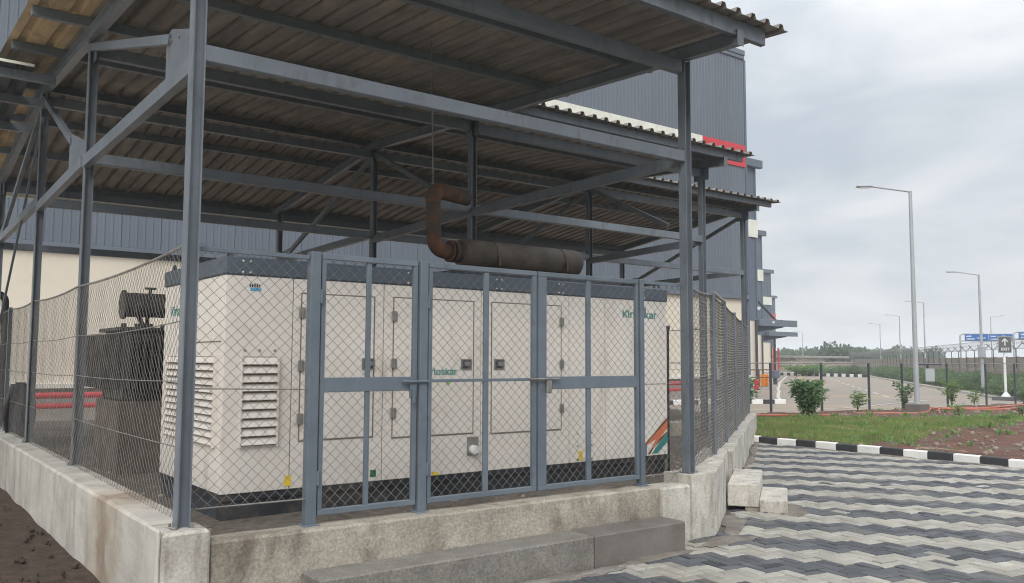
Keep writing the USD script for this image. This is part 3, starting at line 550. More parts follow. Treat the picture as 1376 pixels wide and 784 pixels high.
for ci in range(4):
    for r0, r1 in zip(rows[ci][:-1], rows[ci][1:]):
        x = CX[ci]; y0, y1 = RY[r0], RY[r1]
        MB().beam((x, y0+0.052, 3.715), (x, y1-0.052, 3.695 if r1 < 2 else 3.63), 0.07, 0.114).build('strut', 'steel', shed)
        if r0 == 0 and ci == 1: continue
        if r0 < 2: p0, p1 = A(x, y0+0.76, 4.075), A(x, y1-0.02, zs_(y1)-0.30)
        else: p0, p1 = A(x, y1-0.5, 3.75), A(x, y0+0.06, zs_(y0)-0.36)
        MB().beam(p0, p1, 0.05, 0.075).build('brace', 'steel', shed)
        if ci == 0 and r0 < 2: gp = [(y0+0.05, 3.665), (y0+0.88, 3.665), (y0+0.88, 4.13), (y0+0.74, 4.15), (y0+0.05, 3.94)]
        elif r0 < 2: gp = [(y0+0.05, 3.665), (y0+0.5, 3.665), (y0+0.5, 3.83), (y0+0.05, 3.83)]
        else: gp = [(y1-0.05, 3.60), (y1-0.55, 3.60), (y1-0.55, 3.84), (y1-0.05, 3.79)]
        gm = MB(); gm.poly(gp, lambda a_, b_: A(x-0.005, a_, b_), 0.010, (1, 0, 0)); gm.build('gusset', 'steel', shed)
def xr(y): return 6.96 if y < 8.93 else 11.76 if y < 11.8 else 16.53
for y, dp in ((5.09, 0.157), (6.60, 0.10), (8.03, 0.10), (9.08, 0.12), (9.50, 0.10), (10.93, 0.10), (11.97, 0.12), (12.64, 0.10), (13.87, 0.10), (15.30, 0.10), (16.82, 0.12)):
    x0 = 1.18; x1 = xr(y)
    if y == 9.08: x0 = 6.7
    if y == 11.97: x0 = 11.4
    MB().box(x0, x1, y-0.03, y+0.03, zs_(y)-dp-0.003, zs_(y)-0.003, 0.004).build('purlin', 'steel', shed)
for ci in (0, 1):
    for y in (6.60, 8.03, 9.50, 10.93):
        MB().box(CX[ci]-0.05, CX[ci]+0.05, y+0.031, y+0.037, zs_(y)-0.102, zs_(y)-0.012).build('purlin_cleat', 'steel', shed); MB().lathe([(0, 0.010), (0.010, 0.010), (0.011, 0)], (CX[ci]-0.03, y-0.031, zs_(y)-0.05), (0, -1, 0), 6).build('bolt', 'zinc', shed)
for y, z in ((5.86, 3.75), (5.86, 3.88), (6.05, 3.95), (6.3, 4.03), (6.5, 4.06)):
    for sx in (-1, 1): MB().lathe([(0, 0.011), (0.010, 0.011), (0.011, 0)], (CX[0]+0.0055*sx, y, z), (sx, 0, 0), 6).build('bolt', 'zinc', shed)
def roof_sheet(x0, x1, y0, y1, parent, zf, m='roofsheet', name='roof_sheet'):
    n = max(1, round((x1-x0)/0.235)); p = (x1-x0)/n; xs, hs = [], []
    for i in range(n):
        for fx, hh in ((0.0, 0), (0.30, 0), (0.39, 0.050), (0.60, 0.050), (0.69, 0)):
            xs.append(x0+(i+fx)*p); hs.append(hh)
    xs.append(x1); hs.append(0); k = len(xs); V = []
    for dz in (0.0, 0.004):
        for y in (y0, y1): V += [(x, y, zf(y)+h+dz) for x, h in zip(xs, hs)]
    i = np.arange(k-1); F = [np.stack([i, i+k, i+k+1, i+1], 1), np.stack([i+2*k, i+2*k+1, i+3*k+1, i+3*k], 1), np.stack([i, i+1, i+2*k+1, i+2*k], 1), np.stack([i+k, i+3*k, i+3*k+1, i+k+1], 1)]
    return MB().add(np.array(V), np.vstack(F)).build(name, m, parent)
for x0, x1, y0 in ((1.14, 7.17, 4.94), (7.17, 11.94, 8.93), (11.94, 16.72, 11.81)):
    if x0 < 2:
        for sh_, z_ in ((roof_sheet(1.14, 1.698, y0, RIDGE, shed, zs_, 'roofvergelit'), 0), (roof_sheet(1.14, 1.698, RIDGE+0.002, 17.24, shed, zs_, 'roofvergelit'), 0)): sh_.SetCustomDataByKey('label', 'roof sheet along the left verge, warm side light painted in as tan')
        x0 = 1.70
    n = round((x1-x0)/1.06); w = (x1-x0)/n
    for i in range(n):
        jy = rng.normal(0, 0.008)
        if y0 < RIDGE-0.2: roof_sheet(x0+i*w, x0+(i+1)*w, y0+jy, RIDGE, shed, zs_)
        roof_sheet(x0+i*w, x0+(i+1)*w, RIDGE+0.002, 17.24, shed, zs_)
MB().box(1.14, 16.72, 17.25, 17.35, zs_(17.24)-0.19, zs_(17.24)-0.09, 0.01).build('eaves_trim', 'stripewhite', shed, label='pale trim along the rear eaves')
# lower roof joining on the left
ln = thing('lean_to_roof', 'dark corrugated side roof at the left edge, its front edge bright', 'roof')
def zl(y): return 5.025 - 0.10*(y-11.02)
for i in range(4): roof_sheet(1.425-1.0*(i+1), 1.425-1.0*i, 11.02, 13.2, ln, zl, 'dark')
MB().box(-2.6, 1.425, 11.008, 11.019, zl(11.02)+0.012, zl(11.02)+0.044).build('front_trim', 'stripewhite', ln)
for y in (11.16, 11.97, 13.0): MB().box(-2.55, 1.67, y-0.03, y+0.03, zl(y)-0.105, zl(y)-0.003).build('purlin', 'steel', ln)
MB().isec((0.94, 12.40, 0.0), (0.94, 12.40, zl(12.40)-0.115), 0.10, 0.09, up=(1, 0, 0)).build('post', 'steel', ln)
MB().beam((1.72, 12.30, 4.79), (1.71, 16.05, 1.89), 0.03, 0.03).build('brace', 'steel', ln)

# ------------------------------------------------------------------ generator in its white canopy
gen = thing('generator', 'large white enclosed diesel generator with louvres, doors and grey cap', 'generator')
GX0, GX1, GF, GB, GZ0, GZ1 = 2.29, 7.39, 6.80, 8.50, 0.632, 2.368
edges = [GX0, 2.86, 3.715, 4.78, 5.905, 6.42, GX1]
g_ = 0.004
for i in range(6):
    a, b = edges[i], edges[i+1]
    MB().box(a+(g_ if i else 0), b-(g_ if i < 5 else 0), GF, GF+0.05, GZ0, GZ1, 0.004).build('front_panel', 'white', gen)
MB().box(GX0+0.02, GX1-0.02, GF+0.051, GB-0.051, GZ0, GZ1-0.01).build('core', 'seam', gen)
sp = MB().box(GX0-0.001, GX0+0.05, GF+0.052, GB-0.002, GZ0, GZ1, 0.004).build('side_panel', 'white', gen)
MB().box(GX1-0.05, GX1, GF+0.052, GB-0.002, GZ0, GZ1, 0.004).build('side_panel', 'white', gen)
MB().box(GX0+0.052, GX1-0.052, GB-0.05, GB, GZ0, GZ1, 0.004).build('rear_panel', 'white', gen)
MB().box(GX0-0.012, GX1+0.012, GF-0.014, GB+0.014, GZ1+0.001, GZ1+0.15, 0.012).build('roof_cap', 'capgrey', gen)
for x in (2.42, 3.0, 3.95, 4.95, 5.75, 6.95):
    for z in (2.395, 2.485):
        for dx in (0, 0.06): MB().lathe([(0, 0.008), (0.006, 0.008), (0.009, 0.0001)], (x+dx, GF-0.015, z), (0, -1, 0), 8).build('bolt', 'stripewhite', gen)
MB().box(GX0, GX1, GF+0.012, GB-0.012, 0.575, 0.631).build('skid_rail', 'skid', gen)
for y0, y1 in ((GF+0.03, GF+0.12), (GB-0.12, GB-0.03)): MB().box(GX0+0.02, GX1-0.02, y0, y1, 0.37, 0.574).build('skid_rail', 'skid', gen)
MB().box(GX0+0.02, GX0+0.08, GF+0.121, GB-0.121, 0.40, 0.574).build('skid_end', 'dark', gen)
for x in (2.55, 4.3, 6.0, 7.0): MB().box(x-0.12, x+0.12, GF+0.245, GB-0.245, 0.38, 0.558).build('cross_member', 'skid', gen)
for (x, y) in ((GX0+0.06, GB-0.06), (GX0+0.06, GF+0.1), (GX1-0.06, GF+0.1)):
    th = np.linspace(0, math.pi, 9); MB().tube(np.column_stack([x+0*th, y+0.045*np.cos(th), GZ1+0.15+0.06*np.sin(th)]), 0.012, 6).build('lifting_lug', 'dark', gen)
FY = GF
def door(x0, x1, z0, z1, hx, hz, kx, kz, handle_gap=True):
    d = MB().box(x0+0.004, x1-0.004, FY-0.010, FY-0.0005, z0+0.004, z1-0.004, 0.004).build('door', 'white', gen)
    m = MB(); t = 0.008
    for q in ((x0-t, x1+t, z1, z1+t), (x0-t, x1+t, z0-t, z0), (x0-t, x0, z0, z1), (x1, x1+t, z0, z1)): m.box(q[0], q[1], FY-0.004, FY-0.0005, q[2], q[3])
    m.build('door_gasket', 'seam', d)
    for z in hz:
        m = MB(); m.box(hx-0.028, hx+0.028, FY-0.024, FY-0.0105, z-0.045, z+0.045, 0.004); m.tube([(hx, FY-0.026, z-0.045), (hx, FY-0.026, z+0.045)], 0.008, 8); m.build('hinge', 'zinc', d)
    if kx:
        m = MB()
        for q in ((kx-0.062, kx+0.062, kz+0.040, kz+0.052), (kx-0.062, kx+0.062, kz-0.052, kz-0.040), (kx-0.062, kx-0.048, kz-0.04, kz+0.04), (kx+0.048, kx+0.062, kz-0.04, kz+0.04)): m.box(q[0], q[1], FY-0.017, FY-0.0105, q[2], q[3])
        m.build('handle_frame', 'zinc', d); MB().box(kx-0.048, kx+0.048, FY-0.0125, FY-0.0105, kz-0.04, kz+0.04).build('handle_recess', 'dark', d)
        MB().box(kx-0.020, kx+0.038, FY-0.030, FY-0.0125, kz-0.018, kz+0.024, 0.004).build('handle', 'zinc', d)
HZ = (2.08, 1.63, 1.18)
door(2.935, 3.615, 1.02, 2.245, 2.935, (2.085, 1.64, 1.20), 3.56, 1.655)
door(3.815, 4.685, 1.00, 2.252, 3.815, (2.085, 1.66, 1.22), 4.60, 1.652)
door(4.905, 5.79, 0.985, 2.255, 5.79, (2.092, 1.655, 1.20), 4.99, 1.652)
fc = MB().box(4.62, 4.75, FY-0.012, FY-0.0005, 0.79, 0.965, 0.004).build('filler_plate', 'zinc', gen)
MB().lathe([(0, 0.045), (0.04, 0.045), (0.045, 0.03), (0.046, 0.0)], (4.68, FY-0.012, 0.845), (0, -1, 0), 16).build('cap', 'whitepaint', fc)
# louvres
def louvre_front(x0, x1, z0, z1, n):
    l = MB().box(x0, x1, FY-0.004, FY-0.0006, z0, z1).build('louvre', 'louvredark', gen)
    h = (z1-z0)/n
    for i in range(n):
        zc_ = z0+(i+0.5)*h; V = A(0, 0, 0)
        MB().obox(((x0+x1)/2, FY-0.020, zc_), ((x1-x0)/2, 0, 0), (0, 0.015, 0.0268), (0, -0.0015, 0.0015)).build('slat', 'white', l)
    for x in (x0, x1): MB().box(x-0.006, x+0.006, FY-0.036, FY-0.0007, z0-0.01, z1+0.01).build('louvre_frame', 'white', l)
louvre_front(2.43, 2.735, 1.00, 1.715, 10)
def louvre_side(y0, y1, z0, z1, n):
    l = MB().box(GX0-0.005, GX0-0.0015, y0, y1, z0, z1).build('louvre', 'louvredark', gen); h = (z1-z0)/n
    for i in range(n):
        MB().obox((GX0-0.020, (y0+y1)/2, z0+(i+0.5)*h), (0.015, 0, 0.0226), (0, (y1-y0)/2, 0), (-0.0015, 0, 0.0015)).build('slat', 'white', l)
    for y in (y0, y1): MB().box(GX0-0.036, GX0-0.0012, y-0.006, y+0.006, z0-0.01, z1+0.01).build('louvre_frame', 'white', l)
louvre_side(6.93, 8.28, 1.00, 1.715, 12)
# lettering, labels, stripes
def wide_text(txt, h, W, o, xdir, nrm):
    v, f = textmesh(txt, h, (0, 0, 0), (1, 0, 0), (0, 1, 0), (0, 0, 1), bold=True); v[:, 0] -= v[:, 0].min(); v[:, 0] *= W/v[:, 0].max()
    return A(*o)+v[:, :1]*A(*xdir)+v[:, 1:2]*A(0, 0, 1)+v[:, 2:]*A(*nrm), f
MB().add(*wide_text('Kirloskar', 0.078, 0.535, (6.685, FY-0.0005, 2.17), (1, 0, 0), (0, -1, 0))).build('lettering', 'teal', gen, label='teal word at the top right')
MB().add(*wide_text('Kirloskar', 0.060, 0.365, (4.128, FY-0.0105, 1.555), (1, 0, 0), (0, -1, 0))).build('lettering', 'teal', gen, label='teal word in the middle of a door')
MB().add(*wide_text('Kirloskar', 0.08, 0.55, (GX0-0.0015, 8.28, 2.09), (0, -1, 0), (-1, 0, 0))).build('lettering', 'teal', gen, label='teal word on the end face')
MB().poly([(4.36, 1.50), (4.40, 1.45), (4.44, 1.50), (4.42, 1.515), (4.38, 1.515)], lambda x, z: A(x, FY-0.0106, z), 0.002, (0, -1, 0)).build('green_drop', 'green', gen)
stl = MB().box(2.49, 2.58, FY-0.003, FY-0.0005, 2.248, 2.272).build('maker_label', 'blueprint', gen)
m = MB(); lr_ = np.random.default_rng(3)
for i in range(5): m.box(2.483+0.019*i, 2.494+0.019*i, FY-0.003, FY-0.0004, 2.277, 2.30+0.012*lr_.random())
m.build('label_print', 'blackprint', stl)
for x, z, s, mm in ((2.845, 0.70, (0.055, 0.085), 'yellow'), (3.63, 0.70, (0.055, 0.06), 'darkgreen'), (4.27, 0.65, (0.06, 0.03), 'yellow'), (6.06, 0.70, (0.05, 0.10), 'yellow')):
    MB().box(x-s[0]/2, x+s[0]/2, FY-0.0035, FY-0.0004, z-s[1]/2, z+s[1]/2).build('warning_label', mm, gen)
def deco(pts, mm, d=0.0025):
    MB().poly(pts, lambda x, z: A(x, FY-0.0004, z), d, (0, -1, 0)).build('stripe', mm, gen)
deco([(6.995, 0.722), (7.02, 0.765), (7.167, 0.863), (7.385, 1.02), (7.385, 0.925), (7.283, 0.841), (7.142, 0.714), (7.114, 0.665), (7.085, 0.655), (7.20, 0.815)], 'orange')
deco([(6.99, 0.725), (7.0, 0.755), (7.36, 1.03), (7.386, 1.045), (7.386, 1.015), (7.167, 0.858)], 'brown', 0.0032)
deco([(7.13, 0.654), (7.215, 0.654), (7.385, 0.77), (7.385, 0.865), (7.28, 0.80)], 'teal')
deco([(7.062, 0.650), (7.10, 0.650), (7.15, 0.71), (7.14, 0.725)], 'brown', 0.0030)
deco([(7.14, 0.70), (7.29, 0.81), (7.386, 0.872), (7.386, 0.895), (7.27, 0.825)], 'brown', 0.0036)
for x in (6.02, 6.22):
    for z in (0.93, 0.80, 0.66): MB().lathe([(0, 0.010), (0.004, 0.010), (0.005, 0)], (x, FY-0.0005, z), (0, -1, 0), 8).build('drain_hole', 'dark', gen)
for x in (2.46, 2.58, 2.71): MB().lathe([(0, 0.012), (0.006, 0.010), (0.008, 0)], (x, FY-0.0005, 1.765), (0, -1, 0), 8).build('bolt', 'zinc', gen)
MB().box(GX0-0.006, GX0-0.0014, 6.86, 8.0, 1.832, 1.840).build('panel_seam', 'seam', gen); MB().box(6.995, 7.0, FY-0.0015, FY-0.0004, GZ0+0.05, GZ1-0.05).build('panel_seam', 'concretelight', gen)
MB().box(4.9, 7.1, 7.25, 8.1, GZ1+0.151, GZ1+0.27, 0.01).build('exhaust_box', 'dark', gen)
earth = thing('earthing_rod', 'thin black upright rod standing by the right end of the generator', 'rod')
MB().tube([(7.47, 6.86, 0.40), (7.475, 6.86, 2.10)], 0.014, 8).build('rod', 'black', earth); MB().box(7.455, 7.495, 6.845, 6.875, 2.05, 2.10).build('clamp', 'black', earth)

# ------------------------------------------------------------------ exhaust silencer and pipe
ex = thing('exhaust_silencer', 'big brown steel silencer lying on the generator with a rusty bent pipe', 'exhaust')
SY, SZ = 7.65, 2.842
MB().lathe([(0, 0.02), (0.0, 0.12), (0.02, 0.148), (0.06, 0.156), (0.075, 0.161), (0.10, 0.158), (1.62, 0.158), (1.66, 0.150), (1.70, 0.11), (1.71, 0.0)], (5.08, SY, SZ), (1, 0, 0), 28).build('body', 'silencer', ex, smooth=40)
for x in (5.48, 6.45):
    b_ = MB(); b_.lathe([(0, 0.160), (0, 0.165), (0.03, 0.165), (0.03, 0.160)], (x, SY, SZ), (1, 0, 0), 24); b_.box(x+0.002, x+0.028, SY-0.182, SY-0.158, SZ-0.12, SZ-0.02); b_.build('strap', 'silencer', ex)
    MB().box(x-0.04, x+0.07, SY-0.13, SY+0.13, SZ-0.19, SZ-0.14).build('saddle', 'black', ex)
MB().lathe([(0, 0.05), (0, 0.115), (0.02, 0.115), (0.021, 0.075), (0.05, 0.075), (0.051, 0.115), (0.09, 0.115), (0.092, 0.09), (0.14, 0.11), (0.15, 0.02)], (4.945, SY, SZ+0.005), (1, 0, 0), 20).build('flange', 'rust', ex)
pp = arc([(4.95, SY, SZ+0.0), (4.76, SY, SZ+0.005), (4.755, SY, 3.05)], 10, 0.15); MB().tube(pp, 0.080, 16).build('elbow', 'rust', ex, smooth=50)
MB().tube([(4.755, SY, 3.045), (4.745, SY, 3.36)], 0.078, 16).build('riser', 'sootpipe', ex, smooth=50)
pp = arc([(4.745, SY, 3.355), (4.74, SY, 3.50), (5.10, SY+0.06, 3.47)], 10, 0.13); MB().tube(pp, 0.082, 16).build('elbow', 'rust', ex, smooth=50)
MB().tube([(5.06, SY+0.055, 3.473), (5.24, SY+0.085, 3.46)], 0.078, 16).build('tail_pipe', 'sootpipe', ex, smooth=50)
MB().tube([(4.74, SY, 3.55), (4.70, SY, zs_(SY)-0.01)], 0.007, 6).build('hanger_rod', 'galv', ex)

# ------------------------------------------------------------------ transformer
tr = thing('transformer', 'dark grey finned transformer with a round oil drum on top, behind the left fence', 'transformer')
MB().box(2.32, 3.5, 10.25, 11.2, 1.22, 2.0, 0.02).build('tank', 'trafo', tr); MB().box(2.28, 3.6, 10.20, 11.3, 0.3, 1.217, 0.02).build('plinth', 'brownplinth', tr)
MB().box(2.27, 3.54, 10.21, 11.24, 2.001, 2.045, 0.01).build('tank_lid', 'trafo', tr)
for i in range(12):
    y = 10.3 + i*0.077; MB().box(2.12+0.02*(i % 3 == 0), 2.315, y-0.012, y+0.012, 1.36+0.006*(i % 2), 1.97, 0.006).build('radiator_fin', 'trafo', tr)
for i in range(15):
    x = 2.36 + i*0.077; MB().box(x-0.012, x+0.012, 10.05, 10.245, 1.36, 1.95+0.006*(i % 2), 0.006).build('radiator_fin', 'trafo', tr)
MB().lathe([(0, 0), (0, 0.165), (0.03, 0.165), (0.031, 0.138), (1.0, 0.138), (1.001, 0.165), (1.03, 0.165), (1.03, 0)], (2.32, 10.35, 2.30), (1, 0, 0), 22).build('oil_drum', 'trafo', tr, smooth=40)
for x in (2.56, 3.05): MB().beam((x, 10.35, 2.04), (x-0.06, 10.35, 2.18), 0.05, 0.03, up=(0, 1, 0)).build('drum_bracket', 'trafo', tr)
v_ = MB(); v_.tube([(2.62, 10.35, 2.43), (2.62, 10.35, 2.49)], 0.02, 8); v_.tube([(2.56, 10.35, 2.495), (2.68, 10.35, 2.495)], 0.014, 8); v_.build('filler_cap', 'trafo', tr)
for x in (2.66, 2.9, 3.15): MB().lathe([(0, 0.04), (0.05, 0.04), (0.06, 0.025), (0.14, 0.025), (0.15, 0.015), (0.2, 0.015), (0.2, 0)], (x, 10.6, 2.045), (0, 0, 1), 10).build('bushing', 'trafo', tr)
for i in range(8): MB().box(2.30+0.14*i, 2.35+0.14*i, 10.22, 10.27, 2.046, 2.085).build('lid_bolt', 'trafo', tr)

# ------------------------------------------------------------------ left edge: bent conduit, hanging cloth
cd = thing('cable_conduit', 'black conduit pipe bent over at the top, by the rear left post', 'pipe')
MB().tube(arc([(1.70, 16.4, 2.75), (1.86, 16.35, 2.75), (1.89, 16.3, 0.5)], 10, 0.15), 0.055, 10).build('pipe', 'black', cd, smooth=50)
MB().lathe([(0, 0.07), (0.06, 0.07), (0.06, 0.05)], (1.89, 16.3, 0.5), (0, 0, 1), 10).build('collar', 'black', cd)
cl = thing('hung_cloth', 'grey cloth draped over the left fence near its rear post', 'cloth')
gz, gs = np.meshgrid(np.linspace(0, 1, 24), np.linspace(0, 1, 16), indexing='ij')
wd = 0.10 + 0.16*np.sin(np.pi*np.clip(gz*0.75+0.1, 0, 1)); V = np.stack([1.86 + (gs-0.5)*wd*1.6, 14.2 - 0.06*np.sin(gs*13+2*gz)+0.0*gs, 1.32 - 0.78*gz], -1).reshape(-1, 3)
i, j = np.meshgrid(np.arange(23), np.arange(15), indexing='ij'); Q = np.stack([i*16+j, (i+1)*16+j, (i+1)*16+j+1, i*16+j+1], -1).reshape(-1, 4)
MB().add(V, Q).add(V+A(0, 0.012, 0), Q[:, ::-1]).build('drape', 'cloth', cl, smooth=True); MB().tube([(1.80, 14.2, 1.33), (1.93, 14.2, 1.33)], 0.015, 6).build('hook', 'black', cl)

# ------------------------------------------------------------------ warehouse
wh = thing('warehouse', 'tall grey ribbed metal warehouse with cream base and white and red stripe', 'warehouse')
BX1, BY, BT = 31.3, 24.0, 15.75
MB().box(-14, BX1-0.1, BY+0.12, BY+40, 0.0, BT-0.05).build('shell', 'claddark', wh)
def clad(x0, x1, y, z0, z1, m, name, pitch=0.2, rh=0.03):
    n = max(1, round((x1-x0)/pitch)); p = (x1-x0)/n; xs, hs = [], []
    for i in range(n):
        for fx, hh in ((0.02, 0), (0.60, 0), (0.70, rh), (0.88, rh)): xs.append(x0+(i+fx)*p); hs.append(hh)
    xs.append(x1-0.004); hs.append(0); xs = [x0+0.004]+xs; hs = [0]+hs; k = len(xs)
    V = [(x, y-h, z) for z in (z0, z1) for x, h in zip(xs, hs)]+[(xs[0], y+0.05, z0), (xs[-1], y+0.05, z0), (xs[0], y+0.05, z1), (xs[-1], y+0.05, z1)]
    i = np.arange(k-1); F = np.vstack([np.stack([i, i+1, i+1+k, i+k], 1), [[0, k, 2*k+2, 2*k], [k-1, 2*k+1, 2*k+3, 2*k-1]]])
    return MB().add(np.array(V), F).build(name, m, wh)
ZC = 4.42
px = np.arange(BX1, -13, -1.0)
for b, a in zip(px[:-1], px[1:]):
    clad(a, b, BY, ZC+0.18, BT-0.25, 'clad', 'cladding_panel')
MB().box(-14, BX1+0.05, BY-0.10, BY+0.11, BT-0.25, BT, 0.02).build('parapet_cap', 'clad', wh); MB().box(-14, BX1+0.03, BY-0.07, BY+0.11, BT-0.42, BT-0.27, 0.01).build('parapet_cap', 'clad', wh)
MB().box(BX1, BX1+0.12, BY-0.06, BY+0.11, 0, BT-0.43, 0.01).build('corner_trim', 'claddark', wh)
x = -13.0
while x < 28.4:
    x2 = min(x+3.0, 28.4); MB().box(x+0.004, x2-0.004, BY-0.052, BY-0.031, 10.75, 11.35).build('stripe_panel', 'stripewhite', wh); x = x2
MB().box(28.404, BX1, BY-0.052, BY-0.031, 10.35, 11.35).build('stripe_panel', 'stripered', wh, label='red end of the stripe')
MB().box(-14, BX1, BY-0.14, BY+0.11, ZC-0.02, ZC+0.16, 0.01).build('drip_flashing', 'clad', wh); pass
for i in range(15):
    a = -13.5+3.0*i; MB().box(a+0.004, min(a+3.0, BX1)-0.004, BY, BY+0.10, 1.0, ZC-0.03).build('cream_wall', 'cream', wh)
MB().box(-14, BX1, BY-0.05, BY+0.10, 0.0, 0.93).build('dado', 'dado', wh); MB().box(-14, BX1, BY-0.16, BY+0.10, 0.935, 1.06, 0.01).build('ledge', 'stripewhite', wh); MB().box(-14, BX1, BY-0.30, BY-0.06, 0.0, 0.10, 0.01).build('base_kerb', 'stripewhite', wh)
MB().tube([(24.0, BY-0.12, 0.2), (24.0, BY-0.12, ZC)], 0.05, 8).build('downpipe', 'dark', wh)
blocks = [(48.4, 36.2), (75.6, 55.9), (109.4, 79.4), (154.1, 110.9)]; prev = BX1
for bi, (bx, by) in enumerate(blocks):
    tp = BT-0.35; x0 = prev-2.0
    MB().box(x0, bx, by, by+60, ZC, tp).build('rear_block', 'claddark', wh)
    MB().box(x0, bx-0.05, by+0.05, by+60, 0.0, ZC-0.002).build('cream_wall', 'cream', wh)
    MB().box(x0, bx+0.35, by-0.35, by+0.0, tp-0.55, tp, 0.03).build('parapet_cap', 'claddark', wh)
    nr = 8; 
    for k in range(nr):
        xk = bx-0.15-k*0.75; MB().box(xk-0.06, xk+0.06, by-0.05, by-0.001, ZC+0.2, tp-0.56).build('cladding_rib', 'claddark', wh)
    MB().box(prev-1.0+[0, 10, 18, 20][bi], bx-(0.0 if bi < 3 else 6), by-0.10, by-0.052, 10.05, 11.25).build('stripe_panel', 'stripewhite', wh)
    if bi == 3: MB().box(bx-5.9, bx, by-0.10, by-0.052, 9.6, 11.6).build('stripe_panel', 'stripered', wh)
    MB().tube([(bx-0.4, by-0.12, 0), (bx-0.4, by-0.12, ZC)], 0.09, 8).build('downpipe', 'dark', wh)
    prev = bx
for (x0, x1, y0, y1, z0, z1, zd) in ((60.0, 65.2, 44.75, 49.5, 4.62, 5.18, 3.95), (77.6, 82.7, 56.7, 62.5, 4.35, 4.83, 3.75)):
    cn = MB().box(x0, x1-0.05, y0+0.1, y1, z0+0.06, z1-0.04).build('canopy', 'claddark', wh); MB().box(x0, x1+0.04, y0-0.04, y0+0.097, z0, z1, 0.01).build('fascia', 'clad', cn)
    MB().poly([(x0, z0+0.055), (x1-0.15, z0+0.055), (x1-0.3, z0-0.02), (x0, zd)], lambda a_, b_: A(a_, y0+1.2, b_), y1-y0-1.3, (0, 1, 0)).build('bracket', 'claddark', cn)
MB().tube([(64.0, 46.0, 5.2), (58.0, 47.0, 10.0)], 0.10, 8).build('canopy_tie', 'dark', wh)
for p in ((32.0, 23.9, 4.1), (50.2, 36.3, 4.4)):
    sc_ = MB().lathe([(0, 0.02), (0, 0.08), (0.08, 0.08), (0.13, 0.06), (0.16, 0)], p, (0, 0, -1), 12).build('security_camera', 'signwhite', wh, smooth=40)
for dx in (0, 0.35): MB().tube([(74.7+dx, 54.1-dx, 0), (74.7+dx, 54.1-dx, 3.0)], 0.09, 8).build('fire_riser', 'redpipe', wh)

# ------------------------------------------------------------------ red fire pipes
fp = thing('fire_pipe', 'pair of red fire mains running along the foot of the warehouse', 'pipe')
for z, r in ((0.80, 0.075), (0.555, 0.065)):
    x = 0.4
    while x < 25.0:
        MB().tube([(x+0.01, 22.9, z), (min(x+6.0, 26.0)-0.01, 22.9, z)], r, 10).build('pipe', 'redpipe', fp, smooth=50); x += 6.0
        MB().lathe([(-0.04, 0), (-0.04, r+0.05), (0.04, r+0.05), (0.04, 0)], (x, 22.9, z), (1, 0, 0), 12).build('flange', 'redpipe', fp)
for x in (3.2, 5.0, 8.0, 12, 16, 20, 24): MB().box(x-0.04, x+0.04, 22.85, 22.95, -0.05, 0.72).build('pipe_support', 'dark', fp)
MB().tube([(5.05, 22.9, 0.25), (5.05, 22.9, 0.5)], 0.07, 8).build('valve', 'redpipe', fp); MB().tube([(5.9, 22.85, 0.50), (5.9, 22.85, 0.80)], 0.09, 8).build('valve', 'redpipe', fp)

# ------------------------------------------------------------------ planting bed, lawn, soil
sheet('soil_bed', [(15.05, 13.2), (15.05, 0.5), (45, 0.5), (45, 17.6), (38.5, 14.4), (28.0, 15.0), (22.5, 16.1), (20.3, 17.1), (16.6, 14.6)], 0.045, 'redsoil', bumpy=0.13, cell=0.12)
lawn = Polygon([(15.08, 12.9), (15.08, 9.1), (16.6, 9.0), (19.5, 9.9), (23.0, 10.3), (27.0, 10.35), (26.5, 11.0), (24.0, 11.5), (22.2, 13.2), (19.6, 14.9), (16.9, 14.2)])
sheet('lawn', list(lawn.exterior.coords)[:-1], 0.075, 'lawn', bumpy=0.05, cell=0.15)
gr = np.random.default_rng(21); n = 26000; V, F = [], []
xs = gr.uniform(15.1, 27, n*2); ys = gr.uniform(9.0, 15, n*2); dens = meshkit.fbm(np.column_stack([xs*0.9, ys*0.9, np.zeros(len(xs))])); okk = shapely.contains_xy(lawn.buffer(0.15), xs, ys) & (np.asarray(dens) > gr.uniform(-0.75, 0.35, len(xs)))
xs, ys = xs[okk][:n], ys[okk][:n]
hz_ = np.asarray(meshkit.fbm(np.column_stack([xs*1.3, ys*1.3, np.zeros(len(xs))])))*0.05 + 0.075
h = gr.uniform(0.05, 0.13, len(xs)); an = gr.uniform(0, 6.28, len(xs)); w = gr.uniform(0.006, 0.012, len(xs)); le = gr.uniform(0, 0.08, len(xs)); la = gr.uniform(0, 6.28, len(xs))
p = np.column_stack([xs, ys, hz_-0.01]); wv = np.column_stack([np.cos(an), np.sin(an), 0*an])*w[:, None]; tip = p + np.column_stack([le*np.cos(la), le*np.sin(la), h])
V = np.stack([p-wv, p+wv, tip], 1).reshape(-1, 3); MB().add(V, np.arange(len(V)).reshape(-1, 3)).build('grass', 'grass', None, 'short bright green grass behind the striped kerb', 'grass', kind='stuff')
wr_ = np.random.default_rng(44); wd_ = MB(); wp = []
for i in range(420):
    x, y = wr_.uniform(15.2, 31), wr_.uniform(7.2, 15.0)
    dl = lawn.exterior.distance(Point(x, y))
    if dl > 0.9 and wr_.random() > 0.18: continue
    zz = 0.06+float(meshkit.fbm(np.array([[x*1.3, y*1.3, 0.0]]))[0])*0.09; k_ = wr_.integers(5, 14); az = wr_.uniform(0, 6.28, k_)
    leafy_pts = np.tile(A(x, y, zz), (k_, 1))+wr_.normal(0, 0.03, (k_, 3))*A(1, 1, 0.3); wp.append((leafy_pts, np.column_stack([np.cos(az), np.sin(az), wr_.uniform(0.3, 1.6, k_)]), wr_.uniform(0.07, 0.19)))
